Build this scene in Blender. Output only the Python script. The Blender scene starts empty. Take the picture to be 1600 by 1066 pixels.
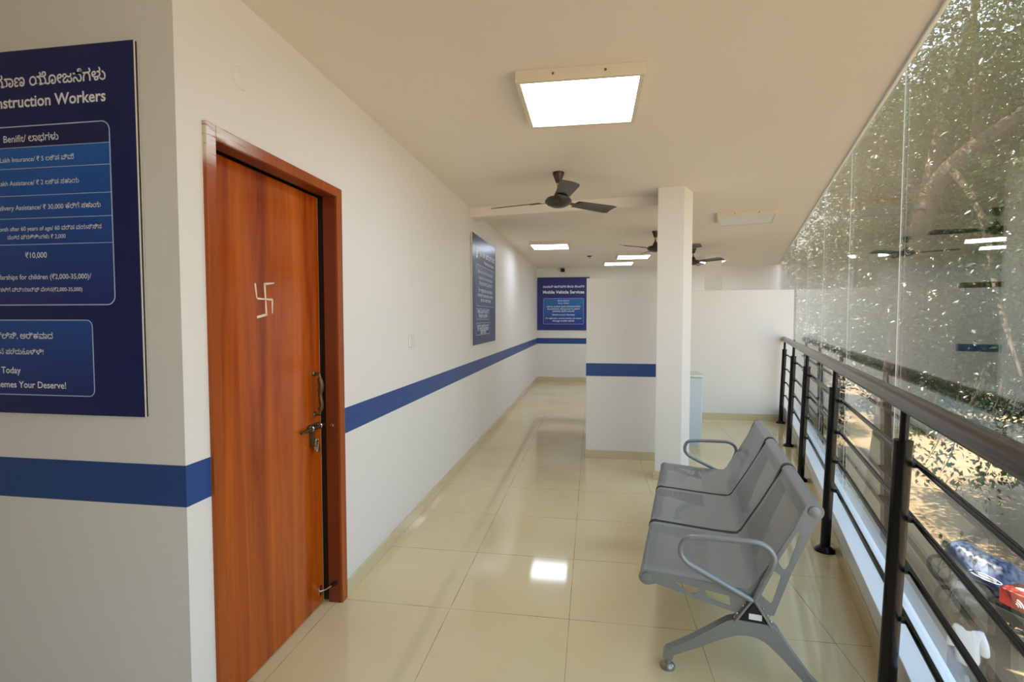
import bpy, bmesh, math, random
import numpy as np
from mathutils import Vector, Matrix

random.seed(7)
rng = np.random.default_rng(7)
scn = bpy.context.scene
COL = scn.collection
PI = math.pi

# ------------------------------------------------------------------ camera
cam = bpy.data.cameras.new('camera')
cam.sensor_width = 36.0
cam.lens = 36.0 * 799.5 / 1600.0
cam.clip_start = 0.02
cam.clip_end = 400
cam_o = bpy.data.objects.new('camera', cam)
COL.objects.link(cam_o)
cam_o.location = (0, 0, 1.47)
cam_o.rotation_euler = (math.radians(90 - 2.555), 0, math.radians(8.875))
scn.camera = cam_o

# ------------------------------------------------------------------ world, sun, exposure
scn.view_settings.view_transform = 'Standard'
scn.view_settings.look = 'None'
scn.view_settings.gamma = 1.0
scn.view_settings.use_curve_mapping = False
scn.view_settings.exposure = 0.53
LED = 7.6             # radiance of the lit ceiling panels
w = bpy.data.worlds.new('sky')
scn.world = w
w.use_nodes = True
nt = w.node_tree
nt.nodes.clear()
tc = nt.nodes.new('ShaderNodeTexCoord')
sep = nt.nodes.new('ShaderNodeSeparateXYZ')
ramp = nt.nodes.new('ShaderNodeValToRGB')
ramp.color_ramp.elements[0].position = 0.0
ramp.color_ramp.elements[0].color = (0.95, 0.93, 0.88, 1)
ramp.color_ramp.elements[1].position = 0.7
ramp.color_ramp.elements[1].color = (0.48, 0.70, 1.0, 1)
bg = nt.nodes.new('ShaderNodeBackground')
bg.inputs['Strength'].default_value = 2.2
wo = nt.nodes.new('ShaderNodeOutputWorld')
nt.links.new(tc.outputs['Generated'], sep.inputs[0])
nt.links.new(sep.outputs['Z'], ramp.inputs[0])
nt.links.new(ramp.outputs[0], bg.inputs[0])
nt.links.new(bg.outputs[0], wo.inputs[0])

sun = bpy.data.lights.new('sun', 'SUN')
sun.energy = 13.0
sun.angle = math.radians(0.6)
sun.color = (1.0, 0.88, 0.73)
sun_o = bpy.data.objects.new('sun', sun)
COL.objects.link(sun_o)
EL = math.radians(59)
sd = Vector((0.80 * math.cos(EL), -0.60 * math.cos(EL), -math.sin(EL)))
sun_o.rotation_euler = sd.to_track_quat('-Z', 'Y').to_euler()
sun_o.location = (-10, 10, 15)

# ------------------------------------------------------------------ frame of the glass front
GU = Vector((0.2672, 0.9636, 0))     # along the glass
GN = Vector((0.9636, -0.2672, 0))    # outward through the glass
def G(s, n, z=0.0):
    return GU * s + GN * n + Vector((0, 0, z))
BA = math.radians(10.3)
BV = Vector((math.sin(BA), math.cos(BA), 0))    # along the bench
BM = Vector((math.cos(BA), -math.sin(BA), 0))   # from seat front to backrest
XW = -1.275      # corridor wall
CEIL = 2.63
YF = 1.43        # poster wall facing the camera
YB = 11.92       # far wall

# ------------------------------------------------------------------ materials
def lin(c):
    return tuple(((v / 255) / 12.92 if v / 255 <= 0.04045 else ((v / 255 + 0.055) / 1.055) ** 2.4) for v in c) + (1,)

def mat(name, col, rough=0.5, metal=0.0, noise=0.0, nscale=20, bump=0.0, bscale=200, spec=0.5, coat=0.0, trans=0.0):
    m = bpy.data.materials.new(name)
    m.use_nodes = True
    t = m.node_tree
    b = t.nodes['Principled BSDF']
    c = lin(col)
    b.inputs['Base Color'].default_value = c
    b.inputs['Roughness'].default_value = rough
    b.inputs['Metallic'].default_value = metal
    b.inputs['Specular IOR Level'].default_value = spec
    b.inputs['Coat Weight'].default_value = coat
    b.inputs['Coat Roughness'].default_value = 0.05
    tco = t.nodes.new('ShaderNodeTexCoord')
    if noise > 0:
        n = t.nodes.new('ShaderNodeTexNoise')
        n.inputs['Scale'].default_value = nscale
        n.inputs['Detail'].default_value = 4
        t.links.new(tco.outputs['Object'], n.inputs['Vector'])
        mx = t.nodes.new('ShaderNodeMix')
        mx.data_type = 'RGBA'
        mx.inputs[6].default_value = tuple(v * (1 - noise) for v in c[:3]) + (1,)
        mx.inputs[7].default_value = tuple(min(1, v * (1 + noise)) for v in c[:3]) + (1,)
        t.links.new(n.outputs['Fac'], mx.inputs[0])
        t.links.new(mx.outputs[2], b.inputs['Base Color'])
    if bump > 0:
        n2 = t.nodes.new('ShaderNodeTexNoise')
        n2.inputs['Scale'].default_value = bscale
        t.links.new(tco.outputs['Object'], n2.inputs['Vector'])
        bp = t.nodes.new('ShaderNodeBump')
        bp.inputs['Strength'].default_value = bump
        bp.inputs['Distance'].default_value = 0.002
        t.links.new(n2.outputs['Fac'], bp.inputs['Height'])
        t.links.new(bp.outputs[0], b.inputs['Normal'])
    return m

def emis(name, col, s):
    m = bpy.data.materials.new(name)
    m.use_nodes = True
    b = m.node_tree.nodes['Principled BSDF']
    b.inputs['Base Color'].default_value = lin((235, 235, 230))
    b.inputs['Emission Color'].default_value = lin(col)
    b.inputs['Emission Strength'].default_value = s
    return m

M = {}
M['wall'] = mat('white_wall_paint', (227, 223, 219), 0.55, noise=0.015, nscale=3, bump=0.06, bscale=60)
M['ceil'] = mat('ceiling_paint', (236, 227, 216), 0.7, noise=0.012, nscale=2)
M['stripe'] = mat('navy_stripe_paint', (36, 70, 134), 0.45, noise=0.05, nscale=8)
M['tile_cream'] = mat('cream_skirting_tile', (205, 192, 158), 0.12, noise=0.06, nscale=9)
M['white_gloss'] = mat('white_stone', (232, 234, 238), 0.25, noise=0.01, nscale=6)
M['black'] = mat('black_enamel', (12, 13, 13), 0.25, spec=0.3)
M['blackmetal'] = mat('dark_tube', (18, 18, 17), 0.22, metal=0.3, spec=.4)
M['rail'] = mat('brown_handrail', (62, 56, 52), 0.24, metal=0.7, noise=0.08, nscale=12)
M['fan'] = mat('brown_fan_enamel', (58, 44, 34), 0.28, noise=0.06, nscale=10)
M['fanlight'] = mat('yellow_cable', (190, 185, 60), 0.5)
M['whiteplastic'] = mat('white_plastic', (226, 222, 212), 0.35)
M['whiteframe'] = mat('white_panel_housing', (222, 212, 192), 0.4)
M['led'] = emis('lit_led_diffuser', (222, 236, 255), LED)
M['led_off'] = mat('unlit_diffuser', (222, 222, 215), 0.3)
M['chrome'] = mat('chrome', (200, 198, 190), 0.15, metal=1.0)
M['brass'] = mat('aged_brass', (120, 104, 80), 0.3, metal=0.9, noise=0.15, nscale=40)
M['brownhandle'] = mat('brown_handle', (92, 66, 44), 0.3, metal=0.3)
M['bench'] = mat('silver_grey_paint', (142, 147, 150), 0.32, metal=0.35, spec=0.5)
M['benchdark'] = mat('black_beam', (26, 27, 28), 0.5)
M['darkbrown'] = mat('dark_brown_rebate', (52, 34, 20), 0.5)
M['redbrown'] = mat('red_brown_reveal_shade', (118, 52, 24), 0.3, noise=.1, nscale=10)  # frame brown darkened to hold the shade of the door reveal
M['navy'] = mat('navy_print', (25, 34, 92), 0.3, noise=0.02, nscale=2, spec=0.4)
M['navy2'] = mat('navy_print_header', (22, 30, 88), 0.3)
M['print_white'] = mat('white_print', (236, 240, 248), 0.4)
M['print_line'] = mat('pale_line_print', (180, 198, 226), 0.4)
M['edge_dark'] = mat('dark_edge', (20, 20, 24), 0.5)
M['edge_white'] = mat('white_edge', (215, 205, 195), 0.4)
M['chalk'] = mat('white_tape', (232, 214, 188), 0.6)
M['paleblue'] = mat('pale_blue_grey_laminate', (196, 206, 214), 0.35)
M['woodtrim'] = mat('dark_wood_trim', (92, 52, 34), 0.35)
M['dark'] = mat('matt_black_plastic', (14, 14, 14), 0.45)
M['bark'] = mat('bark', (92, 78, 62), 0.9, noise=0.35, nscale=6, bump=0.8, bscale=12)
M['sealant'] = mat('white_sealant', (225, 228, 226), 0.4)
M['alu'] = mat('aluminium_channel', (150, 150, 146), 0.3, metal=0.8)
M['plaster'] = mat('exterior_plaster', (205, 195, 178), 0.8, noise=0.06, nscale=2)
M['shirt'] = mat('white_cotton', (232, 234, 238), 0.8, noise=0.03, nscale=8)
M['trouser'] = mat('grey_brown_trousers', (74, 68, 60), 0.85)
M['skin'] = mat('brown_skin', (88, 58, 42), 0.55)
M['hair'] = mat('black_hair', (24, 20, 18), 0.6)
M['tarp'] = mat('blue_tarpaulin', (66, 84, 122), 0.4, noise=0.12, nscale=5, bump=0.5, bscale=14)
M['redbox'] = mat('red_bag', (158, 52, 46), 0.5)
M['tyre'] = mat('tyre_rubber', (20, 20, 21), 0.8)
M['bike'] = mat('dark_bike_paint', (36, 38, 42), 0.3, metal=0.3)
M['kerb'] = mat('brown_strip', (112, 84, 66), 0.8, noise=0.12, nscale=6)
M['slate'] = mat('grey_helmet', (70, 72, 70), 0.4)

def gradient(name, top, bot, z0, z1, rough=0.3):
    """printed colour gradient of a sign panel, local z from z0 (bottom) to z1 (top)"""
    m = mat(name, top, rough)
    t = m.node_tree
    b = t.nodes['Principled BSDF']
    c = t.nodes.new('ShaderNodeTexCoord')
    s = t.nodes.new('ShaderNodeSeparateXYZ')
    r = t.nodes.new('ShaderNodeMapRange')
    r.inputs['From Min'].default_value = z0
    r.inputs['From Max'].default_value = z1
    x = t.nodes.new('ShaderNodeMix')
    x.data_type = 'RGBA'
    x.inputs[6].default_value = lin(bot)
    x.inputs[7].default_value = lin(top)
    t.links.new(c.outputs['Object'], s.inputs[0])
    t.links.new(s.outputs['Z'], r.inputs['Value'])
    t.links.new(r.outputs[0], x.inputs[0])
    t.links.new(x.outputs[2], b.inputs['Base Color'])
    return m

def wood(name, dark, light, grain=14.0, rough=0.2, coat=0.4, worn=None):
    m = bpy.data.materials.new(name)
    m.use_nodes = True
    t = m.node_tree
    b = t.nodes['Principled BSDF']
    b.inputs['Roughness'].default_value = rough
    b.inputs['Coat Weight'].default_value = coat
    b.inputs['Coat Roughness'].default_value = 0.06
    b.inputs['Specular IOR Level'].default_value = 0.35
    c = t.nodes.new('ShaderNodeTexCoord')
    mp = t.nodes.new('ShaderNodeMapping')
    mp.inputs['Scale'].default_value = (grain, grain, grain * 0.06)
    n = t.nodes.new('ShaderNodeTexNoise')
    n.inputs['Scale'].default_value = 1.0
    n.inputs['Detail'].default_value = 6
    n.inputs['Roughness'].default_value = 0.62
    n.inputs['Distortion'].default_value = 0.6
    mp2 = t.nodes.new('ShaderNodeMapping')
    mp2.inputs['Scale'].default_value = (grain * 9, grain * 9, grain * 0.3)
    n2 = t.nodes.new('ShaderNodeTexNoise')
    n2.inputs['Scale'].default_value = 1.0
    n2.inputs['Detail'].default_value = 3
    r = t.nodes.new('ShaderNodeValToRGB')
    r.color_ramp.elements[0].position = 0.33
    r.color_ramp.elements[0].color = lin(dark)
    r.color_ramp.elements[1].position = 0.68
    r.color_ramp.elements[1].color = lin(light)
    mx = t.nodes.new('ShaderNodeMix')
    mx.data_type = 'RGBA'
    mx.blend_type = 'MULTIPLY'
    mx.inputs[0].default_value = 0.28
    t.links.new(c.outputs['Object'], mp.inputs[0])
    t.links.new(mp.outputs[0], n.inputs['Vector'])
    t.links.new(c.outputs['Object'], mp2.inputs[0])
    t.links.new(mp2.outputs[0], n2.inputs['Vector'])
    t.links.new(n.outputs['Fac'], r.inputs[0])
    t.links.new(r.outputs[0], mx.inputs[6])
    t.links.new(n2.outputs['Fac'], mx.inputs[7])
    out = mx.outputs[2]
    if worn:      # scraped patch of bare whitish wood round a point (local y, z)
        s = t.nodes.new('ShaderNodeSeparateXYZ')
        t.links.new(c.outputs['Object'], s.inputs[0])
        def band(sock, lo, hi):
            a = t.nodes.new('ShaderNodeMapRange')
            a.interpolation_type = 'SMOOTHSTEP'
            a.inputs['From Min'].default_value = lo
            a.inputs['From Max'].default_value = hi
            t.links.new(sock, a.inputs['Value'])
            return a.outputs[0]
        fy = band(s.outputs['Y'], worn[1], worn[0])
        fz = band(s.outputs['Z'], worn[2], worn[3])
        mul = t.nodes.new('ShaderNodeMath'); mul.operation = 'MULTIPLY'
        t.links.new(fy, mul.inputs[0]); t.links.new(fz, mul.inputs[1])
        mp3 = t.nodes.new('ShaderNodeMapping')
        mp3.inputs['Scale'].default_value = (20, 14, 130)
        n3 = t.nodes.new('ShaderNodeTexNoise')
        n3.inputs['Scale'].default_value = 1.0
        n3.inputs['Detail'].default_value = 3
        t.links.new(c.outputs['Object'], mp3.inputs[0]); t.links.new(mp3.outputs[0], n3.inputs['Vector'])
        g = t.nodes.new('ShaderNodeMapRange')
        g.inputs['From Min'].default_value = 0.30
        g.inputs['From Max'].default_value = 0.45
        t.links.new(n3.outputs['Fac'], g.inputs['Value'])
        mul2 = t.nodes.new('ShaderNodeMath'); mul2.operation = 'MULTIPLY'
        t.links.new(mul.outputs[0], mul2.inputs[0]); t.links.new(g.outputs[0], mul2.inputs[1])
        mw = t.nodes.new('ShaderNodeMix'); mw.data_type = 'RGBA'
        mw.inputs[7].default_value = lin((206, 192, 178))
        t.links.new(mul2.outputs[0], mw.inputs[0])
        t.links.new(out, mw.inputs[6])
        out = mw.outputs[2]
    t.links.new(out, b.inputs['Base Color'])
    return m

M['leaf_wood'] = wood('orange_brown_laminate', (142, 50, 4), (206, 100, 16), 9.0, 0.15, 0.25)
M['frame'] = wood('brown_painted_door_frame', (152, 68, 14), (180, 88, 24), 10.0, 0.3, 0.15, worn=(1.60, 1.88, 1.96, 2.03))

def floor_material():
    m = bpy.data.materials.new('polished_beige_tile')
    m.use_nodes = True
    t = m.node_tree
    b = t.nodes['Principled BSDF']
    b.inputs['Roughness'].default_value = 0.07
    b.inputs['IOR'].default_value = 1.55
    c = t.nodes.new('ShaderNodeTexCoord')
    s = t.nodes.new('ShaderNodeSeparateXYZ')
    t.links.new(c.outputs['Object'], s.inputs[0])
    def line(sock, off, size, half):
        a = t.nodes.new('ShaderNodeMath'); a.operation = 'SUBTRACT'; a.inputs[1].default_value = off
        d = t.nodes.new('ShaderNodeMath'); d.operation = 'PINGPONG'; d.inputs[1].default_value = size / 2
        l = t.nodes.new('ShaderNodeMath'); l.operation = 'LESS_THAN'; l.inputs[1].default_value = half
        t.links.new(sock, a.inputs[0]); t.links.new(a.outputs[0], d.inputs[0]); t.links.new(d.outputs[0], l.inputs[0])
        return l.outputs[0]
    lx = line(s.outputs['X'], -0.1, 0.6, 0.0016)
    ly = line(s.outputs['Y'], 2.45, 0.63, 0.0016)
    mxm = t.nodes.new('ShaderNodeMath'); mxm.operation = 'MAXIMUM'
    t.links.new(lx, mxm.inputs[0]); t.links.new(ly, mxm.inputs[1])
    n = t.nodes.new('ShaderNodeTexNoise'); n.inputs['Scale'].default_value = 1.3; n.inputs['Detail'].default_value = 5
    t.links.new(c.outputs['Object'], n.inputs['Vector'])
    r = t.nodes.new('ShaderNodeValToRGB')
    r.color_ramp.elements[0].position = 0.3; r.color_ramp.elements[0].color = lin((216, 196, 150))
    r.color_ramp.elements[1].position = 0.7; r.color_ramp.elements[1].color = lin((226, 208, 166))
    t.links.new(n.outputs['Fac'], r.inputs[0])
    n2 = t.nodes.new('ShaderNodeTexNoise'); n2.inputs['Scale'].default_value = 5; n2.inputs['Detail'].default_value = 3
    t.links.new(c.outputs['Object'], n2.inputs['Vector'])
    g = t.nodes.new('ShaderNodeMapRange')
    g.inputs['From Min'].default_value = 0.35; g.inputs['From Max'].default_value = 0.65
    g.inputs['To Min'].default_value = 0.25; g.inputs['To Max'].default_value = 0.95
    t.links.new(n2.outputs['Fac'], g.inputs['Value'])
    lm = t.nodes.new('ShaderNodeMath'); lm.operation = 'MULTIPLY'
    t.links.new(mxm.outputs[0], lm.inputs[0]); t.links.new(g.outputs[0], lm.inputs[1])
    mx = t.nodes.new('ShaderNodeMix'); mx.data_type = 'RGBA'
    mx.inputs[7].default_value = lin((98, 84, 58))
    t.links.new(lm.outputs[0], mx.inputs[0]); t.links.new(r.outputs[0], mx.inputs[6])
    t.links.new(mx.outputs[2], b.inputs['Base Color'])
    return m
M['floor'] = floor_material()

def glass_material():
    m = bpy.data.materials.new('clear_glass')
    m.use_nodes = True
    t = m.node_tree
    t.nodes.clear()
    geo = t.nodes.new('ShaderNodeNewGeometry')
    mm = t.nodes.new('ShaderNodeMath'); mm.operation = 'MULTIPLY_ADD'
    mm.inputs[1].default_value = -(1.5 - 1 / 1.5); mm.inputs[2].default_value = 1.5
    t.links.new(geo.outputs['Backfacing'], mm.inputs[0])
    fr = t.nodes.new('ShaderNodeFresnel')
    t.links.new(mm.outputs[0], fr.inputs['IOR'])
    tr = t.nodes.new('ShaderNodeBsdfTransparent'); tr.inputs[0].default_value = (0.95, 0.97, 0.95, 1)
    gl = t.nodes.new('ShaderNodeBsdfGlossy'); gl.inputs['Roughness'].default_value = 0.0
    gl.inputs['Color'].default_value = (1, 1, 1, 1)
    mx = t.nodes.new('ShaderNodeMixShader')
    o = t.nodes.new('ShaderNodeOutputMaterial')
    t.links.new(fr.outputs[0], mx.inputs[0]); t.links.new(tr.outputs[0], mx.inputs[1]); t.links.new(gl.outputs[0], mx.inputs[2])
    t.links.new(mx.outputs[0], o.inputs[0])
    return m
M['glass'] = glass_material()

def perforated_material():
    """silver paint with rows of small punched holes; local x across the seat, y along the sheet (uv)"""
    m = mat('perforated_silver_sheet', (142, 147, 149), 0.32, metal=0.35)
    t = m.node_tree
    b = t.nodes['Principled BSDF']
    uv = t.nodes.new('ShaderNodeUVMap')
    s = t.nodes.new('ShaderNodeSeparateXYZ')
    t.links.new(uv.outputs[0], s.inputs[0])
    P = 0.0075
    def cell(sock):
        a = t.nodes.new('ShaderNodeMath'); a.operation = 'PINGPONG'; a.inputs[1].default_value = P / 2
        t.links.new(sock, a.inputs[0])
        return a.outputs[0]
    def mth(op, x, y):
        a = t.nodes.new('ShaderNodeMath'); a.operation = op
        for k, v in enumerate((x, y)):
            if isinstance(v, (int, float)): a.inputs[k].default_value = v
            else: t.links.new(v, a.inputs[k])
        return a.outputs[0]
    cx, cy = cell(s.outputs['X']), cell(s.outputs['Y'])
    d = mth('SQRT', mth('ADD', mth('MULTIPLY', cx, cx), mth('MULTIPLY', cy, cy)), 0)
    hole = mth('LESS_THAN', d, 0.0021)
    ins = mth('MULTIPLY', mth('GREATER_THAN', s.outputs['X'], 0.045), mth('LESS_THAN', s.outputs['X'], 0.515))
    ins = mth('MULTIPLY', ins, mth('MULTIPLY', mth('GREATER_THAN', s.outputs['Y'], 0.06), mth('LESS_THAN', s.outputs['Y'], 0.36)))
    al = mth('SUBTRACT', 1.0, mth('MULTIPLY', hole, ins))
    t.links.new(al, b.inputs['Alpha'])
    return m
M['perf'] = perforated_material()

def leaf_material(name, c1, c2):
    m = bpy.data.materials.new(name)
    m.use_nodes = True
    t = m.node_tree
    t.nodes.clear()
    at = t.nodes.new('ShaderNodeAttribute'); at.attribute_name = 'tone'
    r = t.nodes.new('ShaderNodeMix'); r.data_type = 'RGBA'
    r.inputs[6].default_value = lin(c1); r.inputs[7].default_value = lin(c2)
    t.links.new(at.outputs['Fac'], r.inputs[0])
    d = t.nodes.new('ShaderNodeBsdfDiffuse'); tl = t.nodes.new('ShaderNodeBsdfTranslucent')
    gl = t.nodes.new('ShaderNodeBsdfGlossy'); gl.inputs['Roughness'].default_value = 0.35
    t.links.new(r.outputs[2], d.inputs[0]); t.links.new(r.outputs[2], tl.inputs[0])
    m1 = t.nodes.new('ShaderNodeMixShader'); m1.inputs[0].default_value = 0.35
    m2 = t.nodes.new('ShaderNodeMixShader'); m2.inputs[0].default_value = 0.06
    t.links.new(d.outputs[0], m1.inputs[1]); t.links.new(tl.outputs[0], m1.inputs[2])
    t.links.new(m1.outputs[0], m2.inputs[1]); t.links.new(gl.outputs[0], m2.inputs[2])
    o = t.nodes.new('ShaderNodeOutputMaterial')
    t.links.new(m2.outputs[0], o.inputs[0])
    return m
M['leaves'] = leaf_material('green_leaves', (13, 32, 6), (46, 74, 16))
M['leaves2'] = leaf_material('far_green_leaves', (11, 24, 6), (32, 48, 14))

# ------------------------------------------------------------------ mesh helpers
def link(o, parent=None):
    COL.objects.link(o)
    if parent is not None:
        o.parent = parent
    return o

def obj(name, bm, m, parent=None, smooth=False, bevel=0.0, seg=2):
    me = bpy.data.meshes.new(name)
    bmesh.ops.recalc_face_normals(bm, faces=bm.faces)
    bm.to_mesh(me)
    bm.free()
    me.materials.append(m)
    if smooth:
        for p in me.polygons:
            p.use_smooth = True
    o = link(bpy.data.objects.new(name, me), parent)
    if bevel > 0:
        md = o.modifiers.new('bevel', 'BEVEL')
        md.width = bevel; md.segments = seg; md.limit_method = 'ANGLE'; md.angle_limit = math.radians(40)
    if smooth:
        md = o.modifiers.new('split', 'EDGE_SPLIT')
        md.split_angle = math.radians(40)
    return o

def bx(bm, x0, x1, y0, y1, z0, z1, mtx=None):
    r = bmesh.ops.create_cube(bm, size=1.0)
    for v in r['verts']:
        v.co = Vector((x0 + (v.co.x + .5) * (x1 - x0), y0 + (v.co.y + .5) * (y1 - y0), z0 + (v.co.z + .5) * (z1 - z0)))
        if mtx is not None:
            v.co = mtx @ v.co
    return bm

def box(*a, **k):
    return bx(bmesh.new(), *a, **k)

def prism(bm, pts, z0, z1):
    lo = [bm.verts.new((p[0], p[1], z0)) for p in pts]
    hi = [bm.verts.new((p[0], p[1], z1)) for p in pts]
    n = len(pts)
    bm.faces.new(lo[::-1]); bm.faces.new(hi)
    for i in range(n):
        bm.faces.new((lo[i], lo[(i + 1) % n], hi[(i + 1) % n], hi[i]))
    return bm

def gbox(bm, s0, s1, n0, n1, z0, z1):
    return prism(bm, [G(s0, n0), G(s0, n1), G(s1, n1), G(s1, n0)], z0, z1)

def frame_at(d):
    d = d.normalized()
    up = Vector((0, 0, 1)) if abs(d.z) < 0.9 else Vector((1, 0, 0))
    a = d.cross(up).normalized()
    return a, a.cross(d).normalized()

def tube(bm, pts, r, seg=10, cap=True, closed=False):
    pts = [Vector(p) for p in pts]
    rs = r if isinstance(r, (list, tuple)) else [r] * len(pts)
    rings = []
    n = len(pts)
    a = None
    for i, p in enumerate(pts):
        if closed:
            d = pts[(i + 1) % n] - pts[i - 1]
        else:
            d = pts[min(i + 1, n - 1)] - pts[max(i - 1, 0)]
        d = d.normalized()
        if a is None:
            a, b = frame_at(d)
        else:
            a = (a - d * a.dot(d)).normalized()
            b = a.cross(d).normalized()
        rings.append([bm.verts.new(p + (a * math.cos(2 * PI * k / seg) + b * math.sin(2 * PI * k / seg)) * rs[i]) for k in range(seg)])
    for i in range(n if closed else n - 1):
        q, w_ = rings[i], rings[(i + 1) % n]
        for k in range(seg):
            bm.faces.new((q[k], q[(k + 1) % seg], w_[(k + 1) % seg], w_[k]))
    if cap and not closed:
        bm.faces.new(rings[0][::-1]); bm.faces.new(rings[-1])
    return bm

def lathe(bm, prof, seg=24, c=(0, 0, 0), axis=None):
    """profile of (r, z); axis None = vertical"""
    c = Vector(c)
    rot = Matrix.Identity(3) if axis is None else Vector((0, 0, 1)).rotation_difference(Vector(axis)).to_matrix()
    rings = []
    for r, z in prof:
        rings.append([bm.verts.new(c + rot @ Vector((max(r, 1e-4) * math.cos(2 * PI * k / seg), max(r, 1e-4) * math.sin(2 * PI * k / seg), z))) for k in range(seg)])
    for i in range(len(rings) - 1):
        for k in range(seg):
            bm.faces.new((rings[i][k], rings[i][(k + 1) % seg], rings[i + 1][(k + 1) % seg], rings[i + 1][k]))
    bm.faces.new(rings[0][::-1]); bm.faces.new(rings[-1])
    return bm

def smooth_path(pts, n=6):
    pts = [Vector(p) for p in pts]
    out = []
    for i in range(len(pts) - 1):
        p0 = pts[max(i - 1, 0)]; p1 = pts[i]; p2 = pts[i + 1]; p3 = pts[min(i + 2, len(pts) - 1)]
        for k in range(n):
            t = k / n
            out.append(0.5 * ((2 * p1) + (p2 - p0) * t + (2 * p0 - 5 * p1 + 4 * p2 - p3) * t * t + (3 * p1 - p0 - 3 * p2 + p3) * t ** 3))
    out.append(pts[-1])
    return out

def round_poly(pts, r, n=4):
    """round the corners of a 2D polygon"""
    out = []
    N = len(pts)
    for i in range(N):
        p = Vector(pts[i]).to_2d(); a = Vector(pts[i - 1]).to_2d(); b = Vector(pts[(i + 1) % N]).to_2d()
        da = (a - p); db = (b - p)
        rr = min(r, da.length * .45, db.length * .45)
        q0 = p + da.normalized() * rr; q1 = p + db.normalized() * rr
        for k in range(n + 1):
            t = k / n
            out.append(q0 * (1 - t) ** 2 + p * 2 * t * (1 - t) + q1 * t * t)
    return out

def plate(loops, thick):
    """flat plate in local xy with holes -> evaluated mesh, z from -thick/2 to thick/2"""
    cu = bpy.data.curves.new('plate', 'CURVE')
    cu.dimensions = '2D'; cu.fill_mode = 'BOTH'; cu.extrude = thick / 2
    for lp in loops:
        s = cu.splines.new('POLY')
        s.points.add(len(lp) - 1)
        for p, q in zip(s.points, lp):
            p.co = (q[0], q[1], 0, 1)
        s.use_cyclic_u = True
    o = bpy.data.objects.new('plate', cu)
    COL.objects.link(o)
    dg = bpy.context.evaluated_depsgraph_get()
    me = bpy.data.meshes.new_from_object(o.evaluated_get(dg))
    bpy.data.objects.remove(o); bpy.data.curves.remove(cu)
    bm = bmesh.new(); bm.from_mesh(me); bpy.data.meshes.remove(me)
    bmesh.ops.remove_doubles(bm, verts=bm.verts, dist=1e-6)
    return bm

def xform(bm, mtx):
    bmesh.ops.transform(bm, matrix=mtx, verts=bm.verts)
    return bm

def tag(o, label=None, cat=None, group=None, kind=None):
    if label: o['label'] = label
    if cat: o['category'] = cat
    if group: o['group'] = group
    if kind: o['kind'] = kind
    return o

def thing(name, label, cat, loc=(0, 0, 0), rz=0.0, group=None, kind=None):
    o = bpy.data.objects.new(name, None)
    o.empty_display_size = 0.1
    COL.objects.link(o)
    o.location = loc; o.rotation_euler = (0, 0, rz)
    return tag(o, label, cat, group, kind)

def struct(name, bm, m, parent=None, label=None, cat=None, **k):
    o = obj(name, bm, m, parent, **k)
    if parent is None:
        o['kind'] = 'structure'
        o['category'] = cat or name.split('_')[0]
        if label: o['label'] = label
    return o

def copy_tree(root):
    r = root.copy(); COL.objects.link(r)
    for ch in list(root.children):
        c = ch.copy(); COL.objects.link(c); c.parent = r
        for g in list(ch.children):
            d = g.copy(); COL.objects.link(d); d.parent = c
    return r

# ------------------------------------------------------------------ setting: floor, ceiling, walls
S0, S1 = -3.2, 12.75
def hall(n):
    a, b = G(S0, n), G(S1, n)
    return [(-4.2, a.y), (a.x, a.y), (b.x, b.y), (-4.2, b.y)]
YBACK = G(S0, 0.7).y
struct('floor', prism(bmesh.new(), hall(0.70), -0.22, 0), M['floor'], label='polished beige tiled floor of the hall')
struct('ceiling', prism(bmesh.new(), hall(0.668), CEIL, CEIL + 0.25), M['ceil'], label='flat off-white ceiling over the hall')
WT = 0.2
bm = bmesh.new()
bx(bm, XW - WT, XW, YF, 1.538, 0, CEIL)
bx(bm, XW - WT, XW, 2.468, YB + .2, 0, CEIL)
bx(bm, XW - WT, XW, 1.538, 2.468, 2.122, CEIL)
struct('wall_left', bm, M['wall'], label='long white corridor wall with the brown door in it', cat='wall')
struct('wall_front', box(-4.2, XW - WT, YF, YF + .15, 0, CEIL), M['wall'], label='grey-white wall carrying the large navy poster beside the door', cat='wall')
struct('wall_far', box(XW - WT, G(S1, .65).x, YB, YB + .2, 0, CEIL), M['wall'], label='far cream wall at the end of the hall', cat='wall')
struct('wall_rear', box(-4.2, G(S0, .65).x, YBACK - .2, YBACK, 0, CEIL), M['wall'], label='white wall behind the viewer', cat='wall')
struct('wall_side', box(-4.4, -4.2, YBACK - .2, YF + .15, 0, CEIL), M['wall'], label='white wall far off to the left of the poster wall', cat='wall')
# dark room behind the door
# painted navy stripes
t_ = .0015
struct('trim_1', box(XW, XW + t_, 2.470, YB, .866, 1.0), M['stripe'], label='navy stripe along the corridor wall beyond the door', cat='trim')
bm = box(XW, XW + t_, YF - t_, 1.536, .866, 1.0)
bx(bm, -4.2, XW, YF - t_, YF, .866, 1.0)
struct('trim_2', bm, M['stripe'], label='navy stripe under the large poster, wrapping the wall corner', cat='trim')
struct('trim_3', box(XW, 3.9, YB - t_, YB, .875, 1.008), M['stripe'], label='navy stripe across the far end wall', cat='trim')
# skirtings
struct('baseboard_left', box(XW, XW + .012, 2.472, YB, 0, .082), M['tile_cream'], label='cream tile skirting along the corridor wall', cat='baseboard', bevel=.002)
struct('baseboard_far', box(XW + .012, 3.9, YB - .012, YB, 0, .10), M['tile_cream'], label='cream tile skirting at the far end wall', cat='baseboard')
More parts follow.
